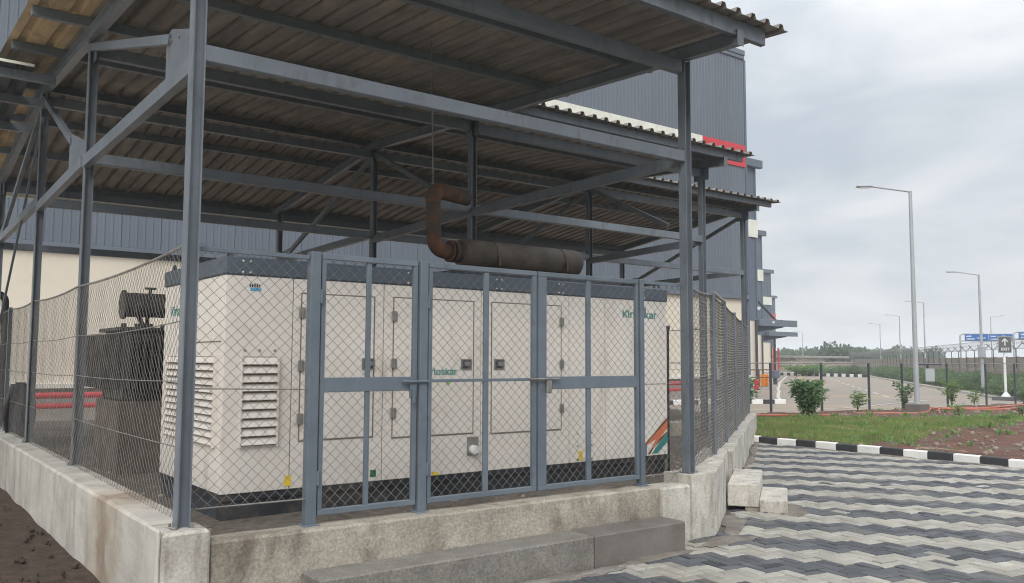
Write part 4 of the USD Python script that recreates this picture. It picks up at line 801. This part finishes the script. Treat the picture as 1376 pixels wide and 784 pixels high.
def _weeds():
    for p_, d_, s_ in wp: leafy(wd_, p_, d_, s_, wr_, wid=0.3)
    wd_.build('weeds', 'leafpale', None, 'loose weeds along the ragged edge of the grass and on the red soil', 'weeds', kind='stuff')
# stones and clods on the red soil
cr = np.random.default_rng(5); ico_v = None
import trimesh
ICO = trimesh.creation.icosphere(subdivisions=1)
clods = MB(); nst = 0
for i in range(2600):
    x, y = cr.uniform(15.2, 34), cr.uniform(2.5, 14.5)
    if shapely.contains_xy(lawn, x, y): continue
    s = min(0.05, cr.gamma(1.6, 0.009)+0.006); v = ICO.vertices*(s*cr.uniform(0.7, 1.3, 3)) + cr.normal(0, s*0.12, ICO.vertices.shape)
    clods.add(v+A(x, y, 0.06+float(meshkit.fbm(np.array([[x*1.3, y*1.3, 0.0]]))[0])*0.13), ICO.faces)
clods.build('soil_clods', 'rubble', None, 'scattered clods and pebbles on the red planting soil', 'stones', kind='stuff')
lc = MB()
for i in range(500):
    x, y = cr.uniform(-1.5, 1.45), cr.uniform(4.5, 12); s = min(0.035, cr.gamma(1.5, 0.006)+0.004)
    lc.add((ICO.vertices+cr.normal(0, 0.12, ICO.vertices.shape))*(s*cr.uniform(0.7, 1.3, 3))+A(x, y, 0.02+float(meshkit.fbm(np.array([[x*1.3, y*1.3, 0.0]]))[0])*0.06), ICO.faces)
lc.build('soil_clods', 'soil', None, 'dark crumbs of earth beside the long left wall', 'stones', kind='stuff')
yb = MB()
for i in range(900):
    x, y = cr.uniform(1.9, 9), cr.uniform(5.95, 12)
    if (A(x, y, 0)-W0) @ WM > -0.5: continue
    s = cr.gamma(1.6, 0.006)+0.005
    yb.add(ICO.vertices*(s*cr.uniform(0.7, 1.3, 3))+A(x, y, 0.41), ICO.faces)
yb.build('yard_stones', 'rubble', None, 'loose stones on the ground inside the generator yard', 'stones', kind='stuff')
for i, (x, y, rx, ry, an, lab) in enumerate([(15.6, 7.75, 0.5, 0.14, 1.5, ''), (18.6, 11.4, 0.9, 0.3, 1.2, ''), (15.45, 9.35, 0.25, 0.12, 1.5, '')]):
    splat('sand_heap', (x, y), rx, ry, an, 0.12, 'mud', 70+i)
hs = thing('orange_hose', 'orange hose lying across the soil in front of the inner fence', 'hose')
hp = np.array([(19.3, 15.9, 0.1), (21.0, 15.1, 0.14), (22.7, 14.6, 0.11), (24.6, 14.35, 0.12), (26.2, 13.7, 0.10), (27.2, 13.85, 0.17), (28.6, 14.2, 0.15), (30.2, 13.5, 0.14), (32.6, 13.5, 0.16), (35.5, 13.1, 0.15), (39, 13.3, 0.13)])
from scipy.interpolate import CubicSpline
cs = CubicSpline(np.arange(len(hp)), hp); MB().tube(cs(np.linspace(0, len(hp)-1, 120)), 0.032, 8).build('hose', 'hose', hs, smooth=50)
MB().tube(cs(np.linspace(2.5, 7.5, 60))+np.column_stack([0.25*np.sin(np.arange(60)*0.21), -0.35+0.2*np.cos(np.arange(60)*0.17), np.full(60, -0.015)]), 0.032, 8).build('loop', 'hose', hs, smooth=50)

# ------------------------------------------------------------------ plants
def leafy(mb, pts, dirs, size, rr, wid=0.34):
    """one bent two-face leaf per point"""
    n = len(pts); d = dirs/np.linalg.norm(dirs, axis=1, keepdims=True); rnd = rr.normal(0, 1, (n, 3)); sd = np.cross(d, rnd); sd /= np.linalg.norm(sd, axis=1, keepdims=True)
    s = (size*rr.uniform(0.6, 1.35, n))[:, None]; nn = np.cross(d, sd)
    V = np.stack([pts, pts+d*s*0.5+sd*s*wid*0.5, pts+d*s-nn*s*0.15, pts+d*s*0.5-sd*s*wid*0.5], 1).reshape(-1, 3); k = np.arange(n)*4
    mb.add(V, np.stack([k, k+1, k+2, k+3], 1))
_weeds()
def shrub(name, label, loc, h, rx, nst, per, leaf, m, seed, group=None, cat='plant', droop=0.5):
    rr = np.random.default_rng(seed); t = thing(name, label, cat, loc, group=group); st_ = MB(); lf = MB()
    for i in range(nst):
        a = rr.uniform(0, 6.28); l = rr.uniform(0.45, 1.0); tip = A(math.cos(a)*rx*l, math.sin(a)*rx*l, h*(1.12-0.55*l*rr.uniform(0.4, 1.2)))
        q = np.linspace(0, 1, 7)[:, None]; bend = np.sin(q*np.pi*0.5); path = np.hstack([tip[None, :2]*q**1.4, tip[2]*bend])
        st_.tube(path, np.linspace(0.012, 0.003, 7)*max(0.6, h), 4, cap=False)
        u = rr.uniform(0.22, 1.0, per); pts = np.column_stack([np.interp(u, q[:, 0], path[:, k]) for k in range(3)])
        az = rr.uniform(0, 6.28, per); dr = np.column_stack([np.cos(az), np.sin(az), rr.uniform(-droop, 0.5, per)]); leafy(lf, pts+dr*leaf*rr.uniform(0, 0.8, per)[:, None], dr, leaf, rr)
    st_.build('stems', 'stem', t); lf.build('leaves', m, t); return t
shrub('young_bush', 'large leafy green bush on the lawn edge before the inner fence', (21.7, 14.6, 0.05), 1.14, 0.50, 30, 60, 0.16, 'leaf', 11, droop=0.9)
bush = stage.GetPrimAtPath('/World/young_bush')
for (x, y, z) in ((-0.14, 0.05, 1.12), (0.24, -0.1, 1.10), (0.42, -0.25, 1.02), (-0.1, 0.2, 1.22)):
    bl = MB(); leafy(bl, np.random.default_rng(8).normal(0, 0.045, (12, 3))*A(1, 1, 0.4)+A(x, y, z-0.02), np.random.default_rng(9).normal(0, 1, (12, 3)), 0.045, np.random.default_rng(10), wid=0.9); bl.build('blossom', 'flower', bush)
shrub('young_bush', 'green bush peeping out behind the end of the whitewashed wall', (22.6, 17.6, 0.0), 1.15, 0.55, 20, 60, 0.14, 'leaf', 12, droop=0.8)
shrub('sapling', 'small pale sapling standing alone between two inner fence posts', (25.3, 15.2, 0.08), 0.66, 0.26, 10, 26, 0.12, 'leafpale', 13)
shrub('sapling', 'spreading sapling just left of the nearest lamp pole base', (27.3, 14.75, 0.1), 0.95, 0.45, 12, 24, 0.12, 'leaf', 14)
shrub('sapling', 'tall thin sapling right of the nearest lamp pole', (30.6, 14.8, 0.12), 1.0, 0.34, 12, 24, 0.13, 'leafpale', 15)
shrub('sapling', 'short sapling with few leaves near the middle of the orange hose', (31.6, 14.5, 0.12), 0.55, 0.22, 7, 18, 0.11, 'leafpale', 16)
shrub('sapling', 'dark slender sapling below the exit sign', (33.4, 13.6, 0.12), 0.72, 0.18, 8, 20, 0.10, 'leaf', 17)
shrub('sapling', 'tiny pale seedling in the soil in front of the orange hose', (25.0, 11.9, 0.1), 0.42, 0.2, 8, 16, 0.09, 'leafpale', 18)
shrub('sapling', 'small green seedling at the far right of the red soil', (26.9, 11.0, 0.1), 0.36, 0.16, 7, 16, 0.08, 'leaf', 19)
shrub('sapling', 'leafy sapling at the right edge of the picture by the inner fence', (36.5, 13.6, 0.1), 0.8, 0.35, 9, 22, 0.12, 'leafpale', 22)
shrub('weed_clump', 'low weeds growing on the rim of the grass at the red soil', (24.5, 10.6, 0.08), 0.22, 0.5, 16, 14, 0.09, 'leafpale', 23)
shrub('flower_bed', 'low green growth with yellow flowers at the far kerb', (84.5, 57.0, 0.1), 1.0, 2.6, 24, 40, 0.45, 'leafpale', 24)
# ------------------------------------------------------------------ inner mesh fence along the car park
ifp = [(14.6, 19.2), (16.6, 18.4), (18.5, 17.75), (20.5, 17.05), (22.48, 16.4), (24.5, 15.95), (26.5, 15.5), (28.5, 15.45), (31.5, 15.38), (34.35, 15.3), (36.6, 15.2), (38.7, 15.15), (40.8, 15.1)]
fence_run('chain_link_fence', 'low dark wire fence between the planting soil and the car park', ifp, [0.06]*13, [1.62]*13, [1]*13, sag=0.0, a=0.075, r=0.0016, mid=(), wr=0.018, wire='galvfar', postm='dark', postw=0.06)

# ------------------------------------------------------------------ street lamps
lamp = thing('street_lamp', 'nearest grey street lamp on a square concrete footing', 'lamp', (26.6, 13.95, 0), group=None)
MB().box(-0.27, 0.27, -0.27, 0.27, -0.05, 0.36, 0.02).build('footing', 'concretestep', lamp)
def lamp_parts(t, H=7.15, rise=0.14, L=1.62, th=2.50):
    u = A(math.cos(th), math.sin(th), 0)
    MB().tube([(0, 0, 0.3), (0, 0, 1.2), (0, 0, H)], [0.085, 0.080, 0.050], 12).build('pole', 'lamp', t, smooth=50)
    MB().lathe([(0, 0.13), (0.03, 0.13), (0.03, 0.1)], (0, 0, 0.36), (0, 0, 1), 12).build('base_plate', 'lamp', t)
    MB().tube([A(0, 0, H-0.05), A(0, 0, H-0.02)+u*0.05, A(0, 0, H+rise)+u*(L-0.35)], 0.028, 8).build('arm', 'lamp', t)
    hd = A(0, 0, H+rise)+u*(L-0.15); sd = A(-u[1], u[0], 0); up = A(0, 0, 1)
    MB().obox(hd, u*0.25, sd*0.10, up*0.032, 0.02).build('lamp_head', 'lamp', t); MB().obox(hd-up*0.04, u*0.16, sd*0.075, up*0.008).build('lens', 'signwhite', t)
lamp_parts(lamp)
nb = MB().obox(A(0.16, -0.36, 1.27), A(0.085, -0.10, 0), A(0.015, 0.013, 0), A(0, 0, 0.20)).build('notice_board', 'lamp', lamp); MB().beam((0, 0, 1.60), (0.46, -0.60, 1.60), 0.05, 0.04).build('bracket', 'dark', lamp); MB().beam((0.2, -0.27, 1.48), (0.2, -0.27, 1.58), 0.05, 0.05, up=(1, 0, 0)).build('lock_box', 'dark', lamp)
l2 = thing('street_lamp', 'second street lamp, right of the nearest one and by the hedge', 'lamp', (47.6, 21.35, 0.0), group=None)
lamp_parts(l2, H=6.35); MB().box(-0.16, 0.16, -0.14, 0.14, 1.9, 2.5, 0.02).build('junction_box', 'lamp', l2)
cl_ = lambda loc, lab, rz=0: copy(lamp0, loc, rz, lab)
lamp0 = thing('street_lamp', 'distant street lamp seen close beside the nearest lamp pole', 'lamp', (78.8, 40.4, 0.0)); lamp_parts(lamp0)
cl_((100.2, 54.4, 0), 'distant street lamp, first left of the nearest lamp pole')
cl_((121.1, 68.8, 0), 'faint street lamp, second left of the nearest lamp pole')
cl_((144.3, 97.8, 0), 'faintest street lamp beside the warehouse canopies')
cl_((110.1, 48.2, 0), 'faint street lamp above the blue signs with its arm to the right', 180)

# ------------------------------------------------------------------ road signs
D2 = A(math.cos(-0.70), math.sin(-0.70), 0)       # facing the oncoming traffic
ND = A(-0.64, -0.77, 0); ND /= np.linalg.norm(ND); SD = A(-ND[1], ND[0], 0); SD = -SD if SD @ R2 < 0 else SD
gn = np.random.default_rng(9)
def gantry(o, W, label, words):
    t = thing('gantry_sign', label, 'sign', o); Z1 = 4.62; Z0 = 4.02
    MB().tube(arc([(0, 0, 0), (0, 0, Z1+0.12), tuple(SD*0.9+A(0, 0, Z1+0.12))], 8, 0.35), 0.10, 10).build('post', 'lamp', t, smooth=50)
    MB().tube([A(0, 0, Z0-0.05), SD*(W+0.6)+A(0, 0, Z0-0.05)], 0.06, 8).build('cross_bar', 'lamp', t); MB().tube([SD*0.85+A(0, 0, Z1+0.12), SD*(W+0.6)+A(0, 0, Z1+0.12)], 0.08, 8).build('cross_bar', 'lamp', t)
    half = (W-0.06)/2
    for k in range(2):
        c = SD*(0.45+half*(k+0.5)+0.06*k)+A(0, 0, (Z0+Z1)/2+0.03)+ND*0.12
        b = MB().obox(c, SD*half/2, -ND*0.02, A(0, 0, (Z1-Z0)/2+0.04)).build('sign_board', 'signblue', t)
        m = MB()                                           # white script too far off to read: rows of uneven strokes
        for fx, fz, n_, hh in words:
            x_ = fx*half
            for q in range(n_):
                w_ = gn.uniform(0.05, 0.11); h_ = hh*gn.uniform(0.6, 1.0); m.obox(c+ND*0.023+SD*(x_+w_/2)+A(0, 0, fz+h_/2), SD*w_/2, -ND*0.003, A(0, 0, h_/2)); x_ += w_+0.03
        m.build('lettering', 'signwhite', b)
    return t
gantry((97.0, 45.75, 0), 5.2, 'long blue overhead sign left of the grey exit sign', [(-0.44, 0.05, 5, 0.16), (-0.44, -0.25, 8, 0.15), (0.02, -0.12, 9, 0.14)])
gantry((94.2, 39.05, 0), 5.2, 'blue overhead sign cut off by the right edge of the picture', [(-0.42, 0.05, 8, 0.18), (-0.42, -0.25, 10, 0.16)])
xs_ = thing('exit_sign', 'grey exit sign with a white arrow on a white post and dark foot', 'sign', (40.6, 17.25, 0))
MB().tube([(0, 0, 0.15), (0, 0, 2.85)], 0.055, 10).build('post', 'signwhite', xs_, smooth=50); MB().lathe([(0.14, 0.20), (0.20, 0.17), (0.34, 0.06), (0.34, 0)], (0, 0, 0), (0, 0, 1), 12).build('foot', 'signwhite', xs_); MB().box(-0.42, 0.42, -0.42, 0.42, -0.06, 0.15, 0.02).build('footing', 'signgrey', xs_)
cx = A(0, 0, 2.46)+ND*0.07; MB().obox(cx-ND*0.004, SD*0.295, -ND*0.018, A(0, 0, 0.375)).build('sign_border', 'lamp', xs_); MB().obox(cx+ND*0.018, SD*0.265, -ND*0.004, A(0, 0, 0.345)).build('sign_board', 'signgrey', xs_)
f_ = lambda x, y: cx+ND*0.022+SD*x+A(0, 0, y)
MB().poly([(-0.022, -0.06), (0.022, -0.06), (0.022, 0.20), (0.10, 0.115), (0.14, 0.115), (0.14, 0.135), (0.012, 0.265), (-0.012, 0.265), (-0.14, 0.135), (-0.14, 0.115), (-0.10, 0.115), (-0.022, 0.20)], f_, 0.005, ND).build('arrow', 'signwhite', xs_)
tv, tf = textmesh('EXIT', 0.115, (0, 0, 0), (1, 0, 0), (0, 1, 0), (0, 0, 1), 0.005, True); wt = tv[:, 0].max()
MB().add(np.array([f_(a-wt/2, b-0.27)+ND*c for a, b, c in tv]), tf).build('lettering', 'signwhite', xs_)

# ------------------------------------------------------------------ perimeter wall with forked posts and coiled wire
pr = thing('perimeter_wall', 'long precast perimeter wall topped with forked posts and coiled wire', 'wall')
PD = A(0.811, 0.585, 0); P0 = A(44.3, 18.2, 0) + A(0.585, -0.811, 0)*1.2
coil = MB()
for k in range(-2, 44):
    a, b = P0+PD*2.5*k, P0+PD*2.5*(k+1); zt = 1.95
    if k < 26:
        for z0, z1 in ((-0.05, 0.60), (0.604, 1.25), (1.254, zt)): MB().beam(a+PD*0.06+A(0, 0, (z0+z1)/2), b-PD*0.06+A(0, 0, (z0+z1)/2), 0.06, z1-z0-0.012).build('wall_panel', 'perim', pr)
    else: MB().beam(a+PD*0.06+A(0, 0, zt/2), b-PD*0.06+A(0, 0, zt/2), 0.06, zt).build('wall_panel', 'perim', pr)
    MB().beam(a+A(0, 0, -0.05), a+A(0, 0, zt+0.02), 0.14, 0.12, up=(1, 0, 0)).build('wall_post', 'perim', pr)
    m = MB(); q = A(0.585, -0.811, 0)
    m.beam(a+A(0, 0, zt-0.6)-q*0.09, a+A(0, 0, 2.36)-q*0.09, 0.038, 0.038, up=(1, 0, 0))
    for s in (-1, 1): m.beam(a+A(0, 0, 2.355)-q*0.09, a+A(0, 0, 2.72)+q*0.34*s-q*0.09, 0.035, 0.035)
    m.build('forked_post', 'dark', pr)
for s in (-1, 0, 1): coil.tube([P0-PD*5+A(0, 0, 2.70-0.3*(s == 0))+A(0.585, -0.811, 0)*0.3*s, P0+PD*108+A(0, 0, 2.70-0.3*(s == 0))+A(0.585, -0.811, 0)*0.3*s], 0.006, 3)
q = A(0.585, -0.811, 0); tt = np.arange(0, 2*np.pi*270, 2*np.pi/11); hx = P0[None]+PD[None]*(-5+tt[:, None]/(2*np.pi)*0.42)+q[None]*(0.30*np.cos(tt))[:, None]+A(0, 0, 1)[None]*(2.66+0.28*np.sin(tt))[:, None]
coil.tube(hx, 0.006, 3, cap=False); tag(coil.build('coiled_wire', 'galvfar', pr), kind='stuff')

# hedge shrubs in front of that wall
hr = np.random.default_rng(31)
hlab = ['tall', 'rounded', 'spreading', 'loose', 'dense', 'low']
def bushy(t, h, rx, n, leaf, rr, m):
    lf = MB(); st_ = MB(); cl = rr.uniform(-1, 1, (9, 3))*A(rx*0.7, rx*0.7, h*0.32)+A(0, 0, h*0.52)
    for c in cl: st_.tube([A(0, 0, -0.05), c*A(0.4, 0.4, 0.6), c], [0.035, 0.02, 0.008], 4, cap=False)
    k = rr.integers(0, len(cl), n); d = rr.normal(0, 1, (n, 3)); d /= np.linalg.norm(d, axis=1, keepdims=True); pts = cl[k]+d*A(rx*0.55, rx*0.55, h*0.30)*(rr.uniform(0.3, 1, n)**0.5)[:, None]
    pts[:, 2] = np.abs(pts[:, 2]-0.05)+0.03
    dr = d+rr.normal(0, 0.6, (n, 3)); leafy(lf, pts, dr, leaf, rr, wid=0.6); st_.build('stems', 'stem', t); lf.build('leaves', m, t)
protos = []
for k in range(34):
    p = P0+PD*(-3.5+1.9*k+hr.normal(0, 0.25))-A(0.585, -0.811, 0)*hr.uniform(0.9, 1.25); h = hr.uniform(0.95, 1.6)
    if k < 6:
        t = thing('hedge_shrub', 'green leafy hedge shrub growing along the precast perimeter wall', 'shrub', p, group='hedge shrubs along the perimeter wall'); bushy(t, 1.02, 0.95, 1400, 0.14, np.random.default_rng(100+k), 'leafhedge'); protos.append(t)
    else:
        copy(protos[k % 6], p, hr.uniform(0, 360), 'green leafy hedge shrub growing along the precast perimeter wall', 'hedge shrubs along the perimeter wall')

# ------------------------------------------------------------------ car park markings and furniture
def mark(pts, w, name='road_marking'):
    m = MB()
    for a, b in zip(pts[:-1], pts[1:]):
        a, b = A(*a, -0.008), A(*b, -0.008); d = (b-a)/np.linalg.norm(b-a); s = A(-d[1], d[0], 0)*w/2
        m.add([a-s-d*w*0.2, b-s+d*w*0.2, b+s+d*w*0.2, a+s-d*w*0.2], [[0, 1, 2, 3]])
    m.build(name, 'asphaltline', kind='structure')
kl = [(31.7, 22.6), (34.0, 24.4), (37.2, 26.7), (41.2, 29.5), (45.1, 32.4), (49.5, 35.4), (53.9, 38.6), (67.1, 47.6), (86.5, 60.7)]
mark(kl, 0.16); mark([(24.6, 18.8), (28.4, 17.6)], 0.10); mark([(28.1, 17.6), (33.4, 18.5), (37.5, 19.2)], 0.12); mark([(22.3, 17.9), (28.0, 16.4), (36.0, 15.9)], 0.10)
for k in range(12):
    a = A(38.8+3.5*k, 21.7+2.55*k); mark([tuple(a), tuple(a+A(1.8, 1.3))], 0.13)
eg = thing('road_edge', kind='structure')
for k in range(30):
    a, b = P0+PD*(-4+2.5*k)-q*2.6, P0+PD*(-4+2.5*(k+1))-q*2.6; MB().beam(a+A(0, 0, 0.02)+PD*0.01, b+A(0, 0, 0.02)-PD*0.01, 0.16, 0.16, bev=0.02).build('edge_stone', 'concretelight', eg)
for (x, y) in ((34.8+18, 16.9+13), (60, 31.5)):
    pass
ob = thing('barrier', 'small orange plastic barrier standing beside the cream wall', 'barrier', (47.6, 35.2, 0))
for s in (-0.2, 0.2): MB().box(s-0.05, s+0.05, -0.15, 0.15, 0, 0.8, 0.02).build('leg', 'barrier', ob)
MB().box(-0.148, 0.148, -0.05, 0.05, 0.5, 0.8, 0.02).build('board', 'barrier', ob); MB().box(-0.148, 0.148, -0.04, 0.04, 0.18, 0.28, 0.02).build('rail', 'barrier', ob)
hy = thing('hydrant_box', 'dark equipment cabinet on a stand near the red riser pipes', 'cabinet', (52.5, 37.9, 0))
MB().box(-0.28, 0.28, -0.2, 0.2, 0.45, 1.0, 0.03).build('cabinet', 'claddark', hy); MB().box(-0.1, 0.1, -0.1, 0.1, 0, 0.448).build('leg', 'dark', hy); MB().box(-0.05, 0.05, -0.05, 0.05, 1.003, 3.4).build('mast', 'dark', hy)
rr_ = thing('handrail', 'small brown metal handrail at the foot of the cream wall', 'rail', (45.5, 34.9, 0))
for s in (0, 1.0, 2.0): MB().tube([(s, -0.1*s, 0), (s, -0.1*s, 1.1)], 0.04, 6).build('post', 'rust', rr_)
MB().tube([(0, 0, 1.1), (2, -0.2, 1.1)], 0.04, 6).build('rail', 'rust', rr_); MB().tube([(0, 0, 0.6), (2, -0.2, 0.6)], 0.03, 6).build('rail', 'rust', rr_)

# ------------------------------------------------------------------ far end: boundary wall, shelter, trees
fwl = thing('boundary_wall', 'low beige wall closing the far end of the car park', 'wall')
fa, fb = A(108, 84, 0), A(146, 70, 0)
for k in range(14):
    a, b = fa+(fb-fa)*k/14, fa+(fb-fa)*(k+1)/14; MB().beam(a+A(0, 0, 0.75), b+A(0, 0, 0.75), 0.2, 1.6).build('wall_panel', 'perim', fwl); MB().beam(a+A(0, 0, 0.8), a+A(0, 0, 0.8)+A(0, 0, 0.85), 0.4, 0.4, up=(1, 0, 0)).build('pier', 'perim', fwl)
sh = thing('shelter', 'small flat roofed shelter beyond the far boundary wall', 'building', (128, 86, 0))
MB().box(-8, 8, -3, 3, 2.1, 2.5, 0.05).build('roof', 'dado', sh); MB().box(-6, 2, -2, 2, 0, 2.09).build('wall', 'stripewhite', sh)
for s in (-7.5, 7.5): MB().box(s-0.2, s+0.2, -2.5, -2.1, 0, 2.09).build('pillar', 'dado', sh)
tb = np.random.default_rng(77); tlabs = {}
def tree(loc, H, R, n, leaf, label, m='leaffar', group=None):
    t = thing('tree', label, 'tree', loc, group=group); tr_ = MB(); lf = MB(); th = H*0.35
    tr_.tube([(0, 0, -0.3), (0, 0, th), (0.1*R, 0, H*0.75)], [0.035*H, 0.028*H, 0.008*H], 6)
    cl = []
    for k in range(9):
        a = tb.uniform(0, 6.28); rr = tb.uniform(0.15, 0.75)*R; c = A(math.cos(a)*rr, math.sin(a)*rr, tb.uniform(0.42, 0.88)*H); cl.append(c); tr_.tube([(0, 0, th), c*A(0.5, 0.5, 0.8), c], [0.014*H, 0.01*H, 0.004*H], 4, cap=False)
    cl = np.array(cl); k = tb.integers(0, 9, n); d = tb.normal(0, 1, (n, 3)); d /= np.linalg.norm(d, axis=1, keepdims=True)
    pts = cl[k]+d*A(R*0.42, R*0.42, H*0.17)*(tb.uniform(0.25, 1, n)**0.5)[:, None]; leafy(lf, pts, d+tb.normal(0, 0.7, (n, 3)), leaf, tb, wid=0.7)
    tr_.build('trunk', 'bark', t); lf.build('crown', m, t); return t
def far_pt(u, dep):
    d = FW*1151.13 + R2*(u-688); d = d/1151.13*dep; return A(d[0], d[1], 0)
T0 = [tree(far_pt(1116, 172), 5.4, 3.4, 900, 0.7, 'rounded tree, the tallest on the skyline left of the lamps'), tree(far_pt(1139, 200), 5.4, 2.2, 700, 0.65, 'narrow tree just right of the tallest on the skyline'),
      tree(far_pt(1168, 185), 4.3, 5.6, 1000, 0.7, 'broad low tree on the skyline behind the faint lamps')]
for i, u in enumerate(np.linspace(1046, 1250, 19)):
    copy(T0[(i*7) % 3], far_pt(u+tb.normal(0, 3), tb.uniform(195, 290)), tb.uniform(0, 360), 'hazy green tree in the low far tree line', 'trees of the far tree line')
for i, u in enumerate(np.linspace(1075, 1215, 16)):
    copy(protos[i % 6], far_pt(u, tb.uniform(98, 116)), tb.uniform(0, 360), 'green shrub in front of the far boundary wall', 'shrubs by the far boundary wall')

# ------------------------------------------------------------------ damp air
hz_n = {'v': ('principled_volume', {'color': (0.93, 0.96, 1.0), 'density': 0.0009, 'anisotropy': 0.2})}
M['haze'] = usdkit.material(stage, '/World/Looks/haze', hz_n, [], volume='v.volume')
MB().box(-710, 910, -710, 910, -1.2, 18.0).build('haze', 'haze', None, 'pale damp air fading the far trees and walls', 'haze', kind='stuff')
